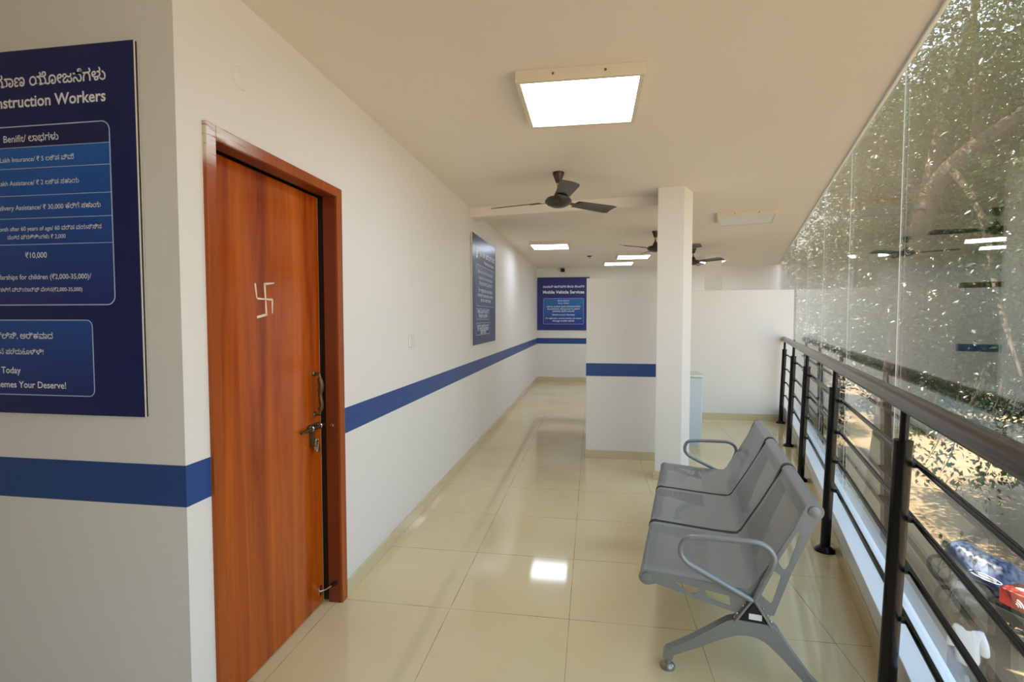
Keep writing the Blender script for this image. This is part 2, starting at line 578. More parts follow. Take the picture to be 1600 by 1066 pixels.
# centre partition
PX0, PX1, PY = -.057, .84, 5.40
struct('wall_center', box(PX0, PX1, PY, PY + .10, 0, 1.885), M['wall'], label='chest-high white partition with a navy stripe left of the column', cat='wall', bevel=.003)
struct('trim_4', box(PX0 - t_, PX1, PY - t_, PY, .866, 1.0), M['stripe'], label='navy stripe across the partition left of the column', cat='trim')
struct('baseboard_center', box(PX0 - .008, PX1, PY - .012, PY, 0, .085), M['tile_cream'], label='cream tile skirting at the foot of the partition', cat='baseboard', bevel=.002)
# right partition
RY = 7.75
rx1 = (.648 + RY * .2672) / .9636
struct('wall_right', box(1.15, rx1 - .01, RY, RY + .10, 0, 1.872), M['wall'], label='plain white partition running up to the glass behind the bench', cat='wall', bevel=.003)
struct('baseboard_right', box(1.15, rx1 - .16, RY - .012, RY, 0, .095), M['tile_cream'], label='cream tile skirting at the foot of the right partition', cat='baseboard')
# near column, turned with the glass
s_c, n_c = G(0, 0), None
c0 = Vector((.572, 4.745, 0))
bm = prism(bmesh.new(), [c0, Vector((.797, 4.71, 0)), Vector((.912, 4.965, 0)), Vector((.69, 5.0, 0))], 0, CEIL)
struct('column', bm, M['wall'], label='square white column standing beside the bench', cat='column', bevel=.004)
e = .012
bm = prism(bmesh.new(), [c0 + Vector((-e * 1.3, -e * .6, 0)), Vector((.797 + e, 4.71 - e * 1.3, 0)), Vector((.912 + e * 1.1, 4.965, 0)), Vector((.69, 5.0, 0))], 0, .082)
struct('baseboard_column', bm, M['tile_cream'], label='cream tile skirting round the foot of the column', cat='baseboard', bevel=.002)
c1 = Vector((2.06, 9.95, 0))
bm = prism(bmesh.new(), [c1, c1 + GN * .28, c1 + GN * .28 + GU * .28, c1 + GU * .28], 0, CEIL)
struct('column', bm, M['wall'], label='far grey-white column showing over the right partition', cat='column', bevel=.004)
# beam
struct('beam', prism(bmesh.new(), [(XW, 5.31), (.62, 5.02), (.80, 5.02), (.80, 5.28), (XW, 5.56)], 2.533, CEIL), M['ceil'],
       label='shallow ceiling beam running from the corridor wall to the column', cat='beam')
# door lintel of the cabin behind the column
struct('trim_5', box(.55, 1.15, RY, RY + .1, 1.83, 1.89), M['woodtrim'], label='brown wooden door head left of the right partition', cat='trim')
struct('trim_6', box(1.10, 1.15, RY - .012, RY, 0, 1.89), M['wall'], label='white edge strip of the right partition', cat='trim')

# low curb under the glass
CN0, CN1 = .555, .70
struct('baseboard_glass', gbox(bmesh.new(), S0, 12.2, .545, CN0, 0, .105), M['tile_cream'], label='cream tile skirting under the glass front', cat='baseboard', bevel=.002)
struct('sill', gbox(bmesh.new(), S0, 12.2, CN0, CN1, 0, .2), M['white_gloss'], label='low white sill the glass front stands on', cat='sill', bevel=.003)

# ------------------------------------------------------------------ glass front: panes, joints, channels
GW = 1.27
GNP = .652
k = 0
for i in range(-5, 8):
    a, b = 2.92 + GW * i, 2.92 + GW * (i + 1)
    a, b = max(a, -1.7), min(b, 12.15)
    if b - a < .1: continue
    k += 1
    struct('window_%d' % k, gbox(bmesh.new(), a + .0018, b - .0018, GNP, GNP + .010, .2, CEIL), M['glass'],
           label='frameless glass pane, number %s along the glass front' % ('one two three four five six seven eight nine ten eleven twelve thirteen'.split()[k - 1]), cat='window')
bm = bmesh.new()
for i in range(-4, 8):
    a = 2.92 + GW * i
    if a > 12.1 or a < -1.6: continue
    gbox(bm, a - .0018, a + .0018, GNP - .0005, GNP + .002, .2, CEIL)
struct('trim_7', bm, M['sealant'], label='white sealant joints between the glass panes', cat='trim')
struct('trim_8', gbox(bmesh.new(), S0, 12.2, GNP - .008, GNP - .001, CEIL - .012, CEIL), M['sealant'], label='thin white channel along the top of the glass', cat='trim')
struct('trim_9', gbox(bmesh.new(), S0, 12.2, GNP - .007, GNP - .001, .2, .207), M['alu'], label='thin metal channel along the foot of the glass', cat='trim')
struct('wall_lightblock', gbox(bmesh.new(), S0, -1.7, GNP - .03, GNP + .016, .2, CEIL), M['wall'], label='added unseen wall blocking daylight where the glass front stops behind the viewer', cat='wall')  # unseen wall added to hold daylight off the poster wall
# outer wall of the storey below and the parapet above (the building's own face), and an added wall beyond
struct('exterior', gbox(bmesh.new(), S0, S1, .55, .72, -4.6, -.22), M['plaster'], label='outer wall of the storey below the glass front', cat='wall')

struct('facade', gbox(bmesh.new(), S1 + .25, 26, -4.0, .655, -4.6, 2.9), M['plaster'], label='added outer wall beyond the hall, there to shade the ground', cat='wall')  # added so its shadow covers the ground near the glass

# ------------------------------------------------------------------ door
door = thing('door_1', 'orange-brown wooden door with a padlocked bolt in the corridor wall', 'door', (XW, 2.0, 0), kind='structure')
def rel(bm, o):
    return xform(bm, Matrix.Translation(-o.location))
FY0, FY1, IY0, IY1, FT, IT = 1.538, 2.468, 1.585, 2.415, 2.122, 2.076
XO = XW + .014
XL = -1.362     # face of the leaf
def part_world(name, bm, m, parent, org=None, **k):
    """mesh given in world coordinates, parented to an unrotated root"""
    o = obj(name, bm, m, parent, **k)
    p = Vector((0, 0, 0))
    q = parent
    while q is not None:
        p += q.location
        q = q.parent
    o.location = -p
    return o
bm = bmesh.new()
XS = XW - .062       # the stop the leaf closes behind
bx(bm, XS, XO, FY0, IY0, 0, FT)
bx(bm, XS, XO, IY1, FY1, 0, FT)
bx(bm, XS, XO, IY0, IY1, IT, FT)
fr = part_world('frame', bm, M['frame'], door, bevel=.003)
fr['label'] = 'brown painted frame, scraped bare at the upper left corner'
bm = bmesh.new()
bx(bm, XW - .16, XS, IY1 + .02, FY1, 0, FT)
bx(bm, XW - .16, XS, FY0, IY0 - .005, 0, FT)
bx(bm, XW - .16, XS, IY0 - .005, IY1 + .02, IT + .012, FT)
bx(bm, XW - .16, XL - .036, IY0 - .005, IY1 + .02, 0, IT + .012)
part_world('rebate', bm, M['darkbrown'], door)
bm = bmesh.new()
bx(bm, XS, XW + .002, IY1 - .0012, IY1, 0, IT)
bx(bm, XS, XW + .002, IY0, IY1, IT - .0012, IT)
rv = part_world('reveal_shade', bm, M['redbrown'], door)  # thin skin on the reveal with its shade put into the colour
rv['label'] = 'inner face of the frame, its shade painted dark red-brown'
leaf = part_world('leaf', box(XL - .032, XL, IY0 + .004, IY1 - .008, .006, IT - .004), M['leaf_wood'], door, bevel=.002)
part_world('edge_band', box(XL - .028, XL - .001, IY1 - .0082, IY1 - .0065, .01, IT - .008), M['edge_white'], door)
# auspicious mark in white tape
def stroke(bm, a, b, w0, w1=None):
    w1 = w0 if w1 is None else w1
    w0, w1 = w0 * 1.35, w1 * 1.35
    a, b = Vector(a), Vector(b)
    d = (b - a).normalized(); nn = Vector((-d.y, d.x))
    q = [a + nn * w0 / 2, a - nn * w0 / 2, b - nn * w1 / 2, b + nn * w1 / 2]
    vs = [[bm.verts.new((XL + e_, p.x, p.y)) for p in q] for e_ in (.0002, .0014)]
    bm.faces.new(vs[0][::-1]); bm.faces.new(vs[1])
    for i in range(4):
        bm.faces.new((vs[0][i], vs[0][(i + 1) % 4], vs[1][(i + 1) % 4], vs[1][i]))
bm = bmesh.new()
# door-plane coordinates measured for this face
cy_, cz_ = 1.978, 1.549
sy, sz = .060, .067
stroke(bm, (cy_ - .004, cz_ + sz), (cy_ + .000, cz_ - .002), .008, .007)
stroke(bm, (cy_ + .000, cz_ - .004), (cy_ + .004, cz_ - sz), .005, .008)
stroke(bm, (cy_ - .006, cz_ + sz - .003), (cy_ + sy + .002, cz_ + sz + .006), .008, .003)
stroke(bm, (cy_ + .006, cz_ - sz + .003), (cy_ - sy + .002, cz_ - sz - .008), .007, .008)
stroke(bm, (cy_ - sy + .006, cz_ + .002), (cy_ - .002, cz_ + .001), .006, .004)
stroke(bm, (cy_ + .002, cz_ + .001), (cy_ + sy - .012, cz_ + .001), .005, .007)
stroke(bm, (cy_ + sy - .014, cz_ + .003), (cy_ + sy - .015, cz_ - sz + .008), .008, .003)
stroke(bm, (cy_ - sy + .003, cz_ + .004), (cy_ - sy - .006, cz_ + sz - .004), .004, .007)
mk = part_world('tape_mark', bm, M['chalk'], door)
mk['label'] = 'auspicious four-armed mark in pale tape strips'
# pull handle
hy = 2.345
bm = bmesh.new()
tube(bm, smooth_path([(XL + .030, hy, 1.175), (XL + .040, hy, 1.14), (XL + .034, hy, 1.09), (XL + .040, hy, 1.04), (XL + .030, hy, 1.01)], 5),
     [.007] + [.012] * 4 + [.0125] * 4 + [.010] * 4 + [.0105] * 4 + [.012] * 3 + [.007], 12)
hd = part_world('pull_handle', bm, M['brownhandle'], door, smooth=True)
for z in (1.195, .992):
    bm = bmesh.new()
    lathe(bm, [(.014, 0), (.014, .004), (.008, .008), (.006, .03), (.006, .034)], 14, (XL, hy, z), (1, 0, 0))
    tube(bm, [(XL + .03, hy, z), (XL + .034, hy, z + (.02 if z < 1.1 else -.02))], .006, 8)
    part_world('handle_mount', bm, M['brass'], hd, smooth=True)
# sliding bolt (aldrop)
bz = .930
bm = bmesh.new()
bx(bm, XL, XL + .004, 2.275, 2.385, bz - .018, bz + .018)
bolt = part_world('bolt', bm, M['brass'], door, bevel=.001)
part_world('bolt_rod', tube(bmesh.new(), [(XL + .016, 2.20, bz - .002), (XL + .016, 2.41, bz + .002)], .007, 12), M['brass'], bolt, smooth=True)
for y in (2.29, 2.365):
    part_world('bolt_ring', tube(bmesh.new(), [(XL + .016 + .011 * math.cos(a), y, bz + .011 * math.sin(a)) for a in [2 * PI * q / 14 for q in range(14)]], .004, 8, closed=True), M['chrome'], bolt, smooth=True)
bm = bmesh.new()
bx(bm, XL + .006, XL + .020, 2.300, 2.316, .842, bz)
bx(bm, XL, XL + .006, 2.293, 2.323, .835, .905)
part_world('hasp', bm, M['brass'], bolt, bevel=.002)
part_world('staple', tube(bmesh.new(), smooth_path([(XL, 2.316, .877), (XL + .028, 2.316, .877), (XL + .032, 2.32, .870), (XL + .028, 2.324, .863), (XL, 2.324, .863)], 4), .003, 8), M['brass'], bolt, smooth=True)
# door stopper at the floor: spring rod with rubber tip
bm = bmesh.new()
bx(bm, XL, XL + .004, 2.355, 2.385, .055, .105)
stp = part_world('stopper', bm, M['chrome'], door, bevel=.001)
part_world('stopper_rod', tube(bmesh.new(), [(XL + .004, 2.37, .075), (XL + .03, 2.385, .085), (XL + .055, 2.40, .10)], .004, 8), M['chrome'], stp, smooth=True)
part_world('rubber_tip', tube(bmesh.new(), [(XL + .050, 2.397, .097), (XL + .072, 2.407, .110)], .010, 12), M['dark'], stp, smooth=True)
bm = bmesh.new(); lathe(bm, [(.009, 0), (.009, .004), (.005, .006)], 12, (XW - .03, IY1, .925), (0, -1, 0))
part_world('keeper', bm, M['chrome'], door, smooth=True)

# padlock hanging on the bolt
pl = thing('padlock', 'small round silver padlock hanging from the bolt of the brown door', 'padlock', (XL + .026, 2.322, .83))
bm = bmesh.new()
lathe(bm, [(.016, -.007), (.021, -.005), (.022, 0), (.021, .005), (.016, .007), (.006, .0085)], 20, (0, 0, 0), (1, 0, 0))
obj('body', bm, M['chrome'], pl, smooth=True)
obj('shackle', tube(bmesh.new(), smooth_path([(0, -.012, .014), (0, -.013, .034), (0, -.006, .047), (0, .006, .047), (0, .013, .034), (0, .012, .014)], 4), .0032, 8), M['chrome'], pl, smooth=True)
obj('keyway', box(.0085, .0092, -.002, .002, -.007, .005), M['dark'], pl)

# ------------------------------------------------------------------ light switch
sw = thing('switch_plate', 'small white switch plate on the corridor wall beyond the door', 'switch', (XW, 3.505, 1.31), PI / 2)
obj('plate', box(-.062, .062, -.012, 0, -.045, .045), M['whiteplastic'], sw, bevel=.004)
for q in range(2):
    obj('rocker', box(-.042 + q * .043, -.001 + q * .043, -.016, -.0122, -.028, .028), M['whiteplastic'], sw, bevel=.002)
# round blanking cap above the door
cp = thing('round_cap', 'round paint-coloured cap on the wall above the door', 'wall cap', (XW, 1.735, 2.345), PI / 2)
obj('disc', lathe(bmesh.new(), [(.042, 0), (.040, .004), (.034, .006)], 28, (0, 0, 0), (0, -1, 0)), M['wall'], cp, smooth=True)

# ------------------------------------------------------------------ posters
def rrect(w_, h_, r, cx=0, cz=0, n=6):
    out = []
    for (sx, sz_), a0 in (((1, 1), 0), ((-1, 1), PI / 2), ((-1, -1), PI), ((1, -1), 1.5 * PI)):
        for k_ in range(n + 1):
            a = a0 + PI / 2 * k_ / n
            out.append((cx + sx * (w_ / 2 - r) + r * math.cos(a), cz + sz_ * (h_ / 2 - r) + r * math.sin(a)))
    return out

def sheet(loop, d0, d1):
    """outline in local x,z extruded from depth d0 to d1 towards the viewer (local -y)"""
    bm = bmesh.new()
    a = [bm.verts.new((p[0], -d0, p[1])) for p in loop]
    b = [bm.verts.new((p[0], -d1, p[1])) for p in loop]
    n = len(loop)
    bm.faces.new(a); bm.faces.new(b[::-1])
    for i in range(n):
        bm.faces.new((a[i], a[(i + 1) % n], b[(i + 1) % n], b[i]))
    return bm

def border(w_, h_, r, cx, cz, t, d):
    lo = rrect(w_, h_, r, cx, cz); li = rrect(w_ - 2 * t, h_ - 2 * t, max(r - t, .002), cx, cz)
    bm = bmesh.new()
    n = len(lo)
    V = [[bm.verts.new((p[0], -dd, p[1])) for p in L] for dd in (d, d + .0006) for L in (lo, li)]
    for i in range(n):
        j = (i + 1) % n
        bm.faces.new((V[2][i], V[2][j], V[3][j], V[3][i]))
        bm.faces.new((V[0][i], V[0][j], V[2][j], V[2][i]))
        bm.faces.new((V[1][i], V[1][j], V[3][j], V[3][i]))
    return bm

def text_mesh(body, size, bold=0.0):
    heavy = 0.0
    if any(0xC80 <= ord(q) < 0xD00 for q in body): bold, heavy = 0.0, bold * .75
    cu = bpy.data.curves.new('t', 'FONT')
    cu.body = body; cu.size = size; cu.resolution_u = 3
    cu.offset = bold * size
    o = bpy.data.objects.new('t', cu)
    COL.objects.link(o)
    dg = bpy.context.evaluated_depsgraph_get()
    me = bpy.data.meshes.new_from_object(o.evaluated_get(dg))
    bpy.data.objects.remove(o); bpy.data.curves.remove(cu)
    if heavy:       # heavier strokes for the fallback script
        bm = bmesh.new()
        for dz, (dx, dy) in enumerate(((-1, 0), (1, 0), (0, 1), (0, -1))):
            me.transform(Matrix.Translation((dx * heavy * size, dy * heavy * size, dz * .00006)))
            bm.from_mesh(me)
            me.transform(Matrix.Translation((-dx * heavy * size, -dy * heavy * size, -dz * .00006)))
        bm.to_mesh(me); bm.free()
    return me

def xrange(me):
    co = np.empty(len(me.vertices) * 3, np.float32)
    me.vertices.foreach_get('co', co)
    co = co.reshape(-1, 3)
    return co[:, 0].min(), co[:, 0].max()

def put_text(root, body, d, z, xr=None, xc=None, xl=None, fit=None, width=None, size=None, bold=.012, m=None, name='lettering'):
    """lettering in the poster plane; fit = the substring whose width is known"""
    if size is None:
        me0 = text_mesh(fit or body, 1.0, bold)
        a, b = xrange(me0); bpy.data.meshes.remove(me0)
        size = width / (b - a)
    me = text_mesh(body, size, bold)
    a, b = xrange(me)
    if xr is not None: off = xr - b
    elif xl is not None: off = xl - a
    else: off = xc - (a + b) / 2
    me.transform(Matrix.Translation((off, -d, z)) @ Matrix.Rotation(PI / 2, 4, 'X'))
    me.name = name
    me.materials.clear(); me.materials.append(m or M['print_white'])
    o = link(bpy.data.objects.new(name, me), root)
    return o

D = .016       # face of a poster board
def poster(label, loc, rz, w_, h_, m):
    r = thing('poster', label, 'poster', loc, rz)
    obj('board', box(-w_ / 2 - .001, w_ / 2 + .001, -D + .002, 0, -h_ / 2 - .001, h_ / 2 + .001), M['edge_white'], r)
    obj('backing', box(-w_ / 2, w_ / 2 + .0015, -D * .55, -.003, -h_ / 2, h_ / 2), M['edge_dark'], r)
    obj('print', box(-w_ / 2, w_ / 2, -D, -D + .0021, -h_ / 2, h_ / 2), m, r)
    return r
d1, d2, d3 = D + .0002, D + .0009, D + .0012

# large poster beside the door (its right half shows)
W1, H1 = 1.22, 1.184
CX, CZ = -2.028, 1.744      # measured on the wall plane
PK = .986                   # the face stands 2 cm in front of it
P1 = poster('large navy poster with a printed table, on the grey wall beside the door', (CX * PK, YF - .004, 1.47 + (CZ - 1.47) * PK), 0, W1, H1, M['navy'])
P1.scale = (PK, 1, PK)
def X(x): return x - CX
def Z(z): return z - CZ
TL = -2.56
tw = -1.51 - TL
tcx = X((-1.51 + TL) / 2)
obj('table_panel', sheet(rrect(tw, .584, .03, tcx, Z(1.804)), D, d1), gradient('table_blue_print', (28, 98, 188), (28, 40, 116), Z(1.512), Z(2.03)), P1)
obj('table_header', sheet(round_poly([(X(TL) + .002, Z(2.027)), (X(-1.512), Z(2.027)), (X(-1.512), Z(2.094)), (X(TL) + .002, Z(2.094))], .0) if False else [(X(TL) + .003, Z(2.027)), (X(-1.513), Z(2.027)), (X(-1.513), Z(2.068)), (X(-1.52), Z(2.085)), (X(-1.538), Z(2.093)), (X(TL) + .03, Z(2.093)), (X(TL) + .003, Z(2.07))], d1, d1 + .0003), M['navy2'], P1)
obj('table_border', border(tw, .584, .03, tcx, Z(1.804), .0035, d1), M['print_line'], P1)
for zr in (2.027, 1.959, 1.871, 1.797, 1.712):
    obj('row_line', box(X(TL) + .003, X(-1.513), -d2, -d1, Z(zr) - .001, Z(zr) + .001), M['print_line'], P1)
obj('notice_panel', sheet(rrect(.96, .252, .022, X(-2.079), Z(1.339)), D, d1), gradient('notice_blue_print', (28, 78, 160), (24, 38, 110), Z(1.213), Z(1.465)), P1)
obj('notice_border', border(.96, .252, .022, X(-2.079), Z(1.339), .003, d1), M['print_line'], P1)
put_text(P1, 'ಕಟ್ಟಡ ಕಾರ್ಮಿಕರ ಕಲ್ಯಾಣ ಯೋಜನೆಗಳು', D + .0004, Z(2.222), xr=X(-1.518), fit='ಯೋಜನೆಗಳು', width=.286, bold=.02)
put_text(P1, 'Schemes for Construction Workers', D + .0004, Z(2.156), xr=X(-1.521), fit='Workers', width=.190, bold=.02)
put_text(P1, 'Benifit/ ಲಾಭಗಳು', d3, Z(2.045), xr=X(-1.70), width=.212)
put_text(P1, '₹ 5 Lakh Insurance/ ₹ 5 ಲಕ್ಷ ವಿಮೆ', d3, Z(1.981), xr=X(-1.645), fit='Lakh Insurance/ ₹ 5 ಲಕ್ಷ ವಿಮೆ', width=.284, bold=.008)
put_text(P1, '₹ 2 Lakh Assistance/ ₹ 2 ಲಕ್ಷ ಸಹಾಯ', d3, Z(1.905), xr=X(-1.629), fit='akh Assistance/ ₹ 2 ಲಕ್ಷ ಸಹಾಯ', width=.302, bold=.008)
put_text(P1, 'Delivery Assistance/ ₹ 30,000 ಹೆರಿಗೆ ಸಹಾಯ', d3, Z(1.825), xr=X(-1.552), fit='livery Assistance/ ₹ 30,000 ಹೆರಿಗೆ ಸಹಾಯ', width=.378, bold=.008)
put_text(P1, '₹ 2,000 per month after 60 years of age/ 60 ವರ್ಷ ವಯಸ್ಸಿನ', d3, Z(1.757), xr=X(-1.552), fit='nth after 60 years of age/ 60 ವರ್ಷ ವಯಸ್ಸಿನ', width=.380, bold=.008)
put_text(P1, 'ನಂತರ ಪ್ರತಿತಿಂಗಳು ₹ 2,000', d3, Z(1.730), xr=X(-1.688), width=.225, bold=.008)
put_text(P1, '₹10,000', d3, Z(1.668), xr=X(-1.762), width=.084, bold=.01)
put_text(P1, 'Scholarships for children (₹2,000-35,000)/', d3, Z(1.598), xr=X(-1.597), fit='rships for children (₹2,000-35,000)/', width=.336, bold=.008)
put_text(P1, 'ಮಕ್ಕಳಿಗೆ ವಿದ್ಯಾರ್ಥಿ ವೇತನ(₹2,000-35,000)', d3, Z(1.558), xr=X(-1.632), fit='ವಿದ್ಯಾರ್ಥಿ ವೇತನ(₹2,000-35,000)', width=.272, bold=.008)
put_text(P1, 'ಅರ್ಜಿ ಸಲ್ಲಿಸಿ, ಅರ್ಹವಾದ', d3, Z(1.402), xr=X(-1.752), fit='ಅರ್ಹವಾದ', width=.128, bold=.014)
put_text(P1, 'ಯೋಜನೆ ಪಡೆದುಕೊಳ್ಳಿ!', d3, Z(1.350), xr=X(-1.790), fit='ಪಡೆದುಕೊಳ್ಳಿ!', width=.150, bold=.014)
put_text(P1, 'Apply Today', d3, Z(1.286), xr=X(-1.883), fit='Today', width=.078, bold=.014)
put_text(P1, 'Get the Schemes Your Deserve!', d3, Z(1.238), xr=X(-1.708), fit='emes Your Deserve!', width=.258, bold=.014)

# narrow-looking poster on the corridor wall
W2, H2 = 1.295, 1.207
P2 = poster('narrow-looking navy poster on the corridor wall beyond the switch plate', (XW + .004, 5.975, 1.78), PI / 2, W2, H2, M['navy'])
def U(u): return (u - .5) * W2
def V(v): return (.5 - v) * H2
def panel2(u0, u1, v0, v1, m):
    cx, cz = (U(u0) + U(u1)) / 2, (V(v0) + V(v1)) / 2
    obj('text_panel', sheet(rrect(U(u1) - U(u0), V(v0) - V(v1), .03, cx, cz), D, d1), m, P2)
    obj('panel_border', border(U(u1) - U(u0), V(v0) - V(v1), .03, cx, cz, .006, d1), M['print_line'], P2)
pm = gradient('panel_blue_print', (58, 108, 156), (36, 52, 118), V(.64), V(.26))
panel2(.12, .93, .26, .645, pm)
panel2(.12, .70, .665, .77, mat('small_panel_print', (44, 70, 130), .35))
panel2(.12, .72, .80, .915, M['stripe'])
bm = bmesh.new()      # government emblem, drawn as a plain crest
ex, ez = U(.16), V(.15)
for lp in (rrect(.07, .03, .01, ex, ez - .055), rrect(.055, .07, .02, ex, ez), rrect(.03, .03, .012, ex - .035, ez + .012), rrect(.03, .03, .012, ex + .035, ez + .012), rrect(.045, .02, .009, ex, ez + .052)):
    q = sheet(lp, D, D + .0006)
    me_ = bpy.data.meshes.new('q'); q.to_mesh(me_); q.free(); bm.from_mesh(me_); bpy.data.meshes.remove(me_)
obj('emblem', bm, M['print_white'], P2)
put_text(P2, 'ಕಟ್ಟಡ ಕಾರ್ಮಿಕ ಸೇವೆ', D + .0004, V(.175), xl=U(.27), width=U(.95) - U(.27), bold=.02)
put_text(P2, 'Worker Service Centre', D + .0004, V(.235), xr=U(.9), width=U(.9) - U(.45), bold=.015)
for v, s_, wd in ((.335, 'ಕಟ್ಟಡ ಮತ್ತು ಇತರೆ ನಿರ್ಮಾಣ ಕಾರ್ಮಿಕರ', .66), (.39, 'ನೋಂದಣಿ ಮತ್ತು ಕಲ್ಯಾಣ ಯೋಜನೆ', .6), (.445, 'ಸೌಲಭ್ಯಗಳನ್ನು ಪಡೆಯಿರಿ', .56), (.51, 'For registration and welfare', .62), (.555, 'schemes of construction workers', .68), (.60, 'visit this centre today', .46)):
    put_text(P2, s_, d3, V(v), xc=U(.525), width=wd * W2, bold=.01)
for v, s_, wd in ((.71, 'ಸಹಾಯವಾಣಿ ಸಂಖ್ಯೆ', .5), (.75, 'Helpline number', .4), (.845, 'ಹೆಚ್ಚಿನ ಮಾಹಿತಿಗಾಗಿ ಇಲ್ಲಿ', .52), (.875, 'for more information', .5), (.905, 'scan here', .25)):
    put_text(P2, s_, d3, V(v), xc=U(.41), width=wd * W2 * .95, bold=.01)

# poster on the end wall
W3, H3 = 1.20, 1.222
P3 = poster('navy poster with one bright blue text panel, on the far end wall', (-.66, YB - .004, 1.802), 0, W3, H3, mat('navy_print_end', (32, 40, 118), .35))
def U3(u): return (u - .5) * W3
def V3(v): return (.5 - v) * H3
obj('text_panel', sheet(rrect(.93, .60, .03, U3(.505), V3(.64)), D, d1), gradient('panel_blue_end', (30, 110, 178), (34, 56, 140), V3(.89), V3(.39)), P3)
obj('panel_border', border(.93, .60, .03, U3(.505), V3(.64), .006, d1), M['print_line'], P3)
put_text(P3, 'ಸಂಚಾರಿ ಕಾರ್ಮಿಕ ಸೇವಾ ಕೇಂದ್ರ', D + .0004, V3(.195), xc=U3(.505), width=.95, bold=.03)
put_text(P3, 'Mobile Vehicle Services', D + .0004, V3(.305), xc=U3(.505), width=.95, bold=.03)
for v, s_, wd in ((.455, 'ಸೇವಾ ಸಮಯ', .27), (.50, 'ಸೋಮ ಶನಿವಾರ', .25), (.565, 'ನಮ್ಮ ಸಂಚಾರಿ ವಾಹನ ಸೇವೆ ಕಾರ್ಮಿಕರ', .78), (.61, 'ನೋಂದಣಿಗಾಗಿ, ಯೋಜನೆ ಮತ್ತು ಕಾರ್ಡ್', .76), (.655, 'ನಿಮ್ಮ ಮನೆಗೆ ಬರಲಿದೆ', .5), (.72, 'Service at your doorstep', .52), (.785, 'For registration, cards for benefits and renewal', .82), (.835, 'through mobile vehicle', .5)):
    put_text(P3, s_, d3, V3(v), xc=U3(.505), width=wd, bold=.012)

# ------------------------------------------------------------------ ceiling lights
def ceiling_light(label, cx, cy, rz=0, lit=True, size=.595):
    r = thing('ceiling_light', label, 'ceiling light', (cx, cy, CEIL), rz, 'square LED panels on the ceiling')
    h = size / 2; f = .022; T = .055
    bm = bmesh.new()
    for a in ((-h, h, -h, -h + f), (-h, h, h - f, h), (-h, -h + f, -h + f, h - f), (h - f, h, -h + f, h - f)):
        bx(bm, *a, -T, 0)
    bx(bm, -h + f, h - f, -h + f, h - f, -.012, -.004)
    obj('housing', bm, M['whiteframe'], r, bevel=.0015)
    obj('diffuser', box(-h + f, h - f, -h + f, h - f, -T + .006, -T + .012), M['led'] if lit else M['led_off'], r)
    for sx in (-.12, .12):
        bm = bmesh.new(); lathe(bm, [(.006, 0), (.006, .003), (.003, .004)], 10, (sx, -h, -T * .45), (0, -1, 0))
        obj('screw', bm, M['brass'], r, smooth=True)
    return r
ceiling_light('largest lit square LED panel, on this side of the ceiling beam', -.067, 2.725)
ceiling_light('lit LED panel just beyond the ceiling beam, beside the corridor wall', -.65, 8.03)
ceiling_light('lit LED panel beside the white column, under the hub of a brown fan', .735, 9.60)
ceiling_light('thin-looking lit LED panel above the central partition near the end wall', .53, 10.72)
ceiling_light('lit LED panel half hidden behind the far column', 2.27, 10.72)
ceiling_light('unlit white LED panel on the ceiling near the glass', 1.72, 6.20, math.radians(-14), lit=False)

# ------------------------------------------------------------------ ceiling fans
def fan_proto(label, loc, rz):
    r = thing('ceiling_fan', label, 'ceiling fan', loc, rz, 'brown three-bladed ceiling fans')
    H = -.235
    obj('canopy', lathe(bmesh.new(), [(.046, 0), (.047, -.008), (.040, -.03), (.022, -.078), (.018, -.084)], 24), M['fan'], r, smooth=True)
    obj('downrod', lathe(bmesh.new(), [(.009, -.07), (.009, H + .04)], 12), M['fan'], r, smooth=True)
    obj('cable_sleeve', lathe(bmesh.new(), [(.012, -.086), (.012, -.108)], 12), M['fanlight'], r, smooth=True)
    obj('lower_canopy', lathe(bmesh.new(), [(.010, H + .10), (.020, H + .09), (.040, H + .045), (.042, H + .035)], 20), M['fan'], r, smooth=True)
    obj('motor', lathe(bmesh.new(), [(.035, H + .042), (.09, H + .034), (.104, H + .018), (.108, H + .004), (.104, H - .004), (.085, H - .022), (.05, H - .038), (.012, H - .044)], 32), M['fan'], r, smooth=True)
    for q in range(3):
        a = q * 2 * PI / 3
        mt = Matrix.Rotation(a, 4, 'Z') @ Matrix.Translation((0, 0, H + .008)) @ Matrix.Rotation(math.radians(-13), 4, 'X')
        bm = bmesh.new()
        N = 10
        rows = []
        for i in range(N + 1):
            t = i / N
            x = .175 + t * .41
            wd = .054 + .020 * t
            if i == N: wd *= .86
            rows.append([bm.verts.new((x, y_ * wd, .006 * (1 - (y_) ** 2) + dz)) for dz in (0, -.003) for y_ in ((-1, -.5, 0, .5, 1) if dz == 0 else (1, .5, 0, -.5, -1))])
        for i in range(N):
            for k_ in range(10):
                bm.faces.new((rows[i][k_], rows[i][(k_ + 1) % 10], rows[i + 1][(k_ + 1) % 10], rows[i + 1][k_]))
        bm.faces.new(rows[0][::-1]); bm.faces.new(rows[-1])
        xform(bm, mt)
        bl = obj('blade', bm, M['fan'], r, smooth=True)
        bm = bmesh.new()
        bx(bm, .095, .24, -.018, .018, -.008, -.004)
        bx(bm, .17, .235, -.038, .038, -.007, -.004)
        xform(bm, mt)
        obj('blade_bracket', bm, M['fan'], bl, bevel=.001)
    return r
fan = fan_proto('brown ceiling fan hanging below the largest lit panel', (-.272, 4.14, CEIL), math.radians(42))
for (x, y, a, lb) in ((.83, 7.10, -22, 'brown ceiling fan partly hidden behind the near column'),
                      (1.66, 8.93, -54, 'small distant brown ceiling fan with one blade crossing the far column')):
    c = copy_tree(fan)
    c.location = (x, y, CEIL); c.rotation_euler = (0, 0, math.radians(a)); c['label'] = lb

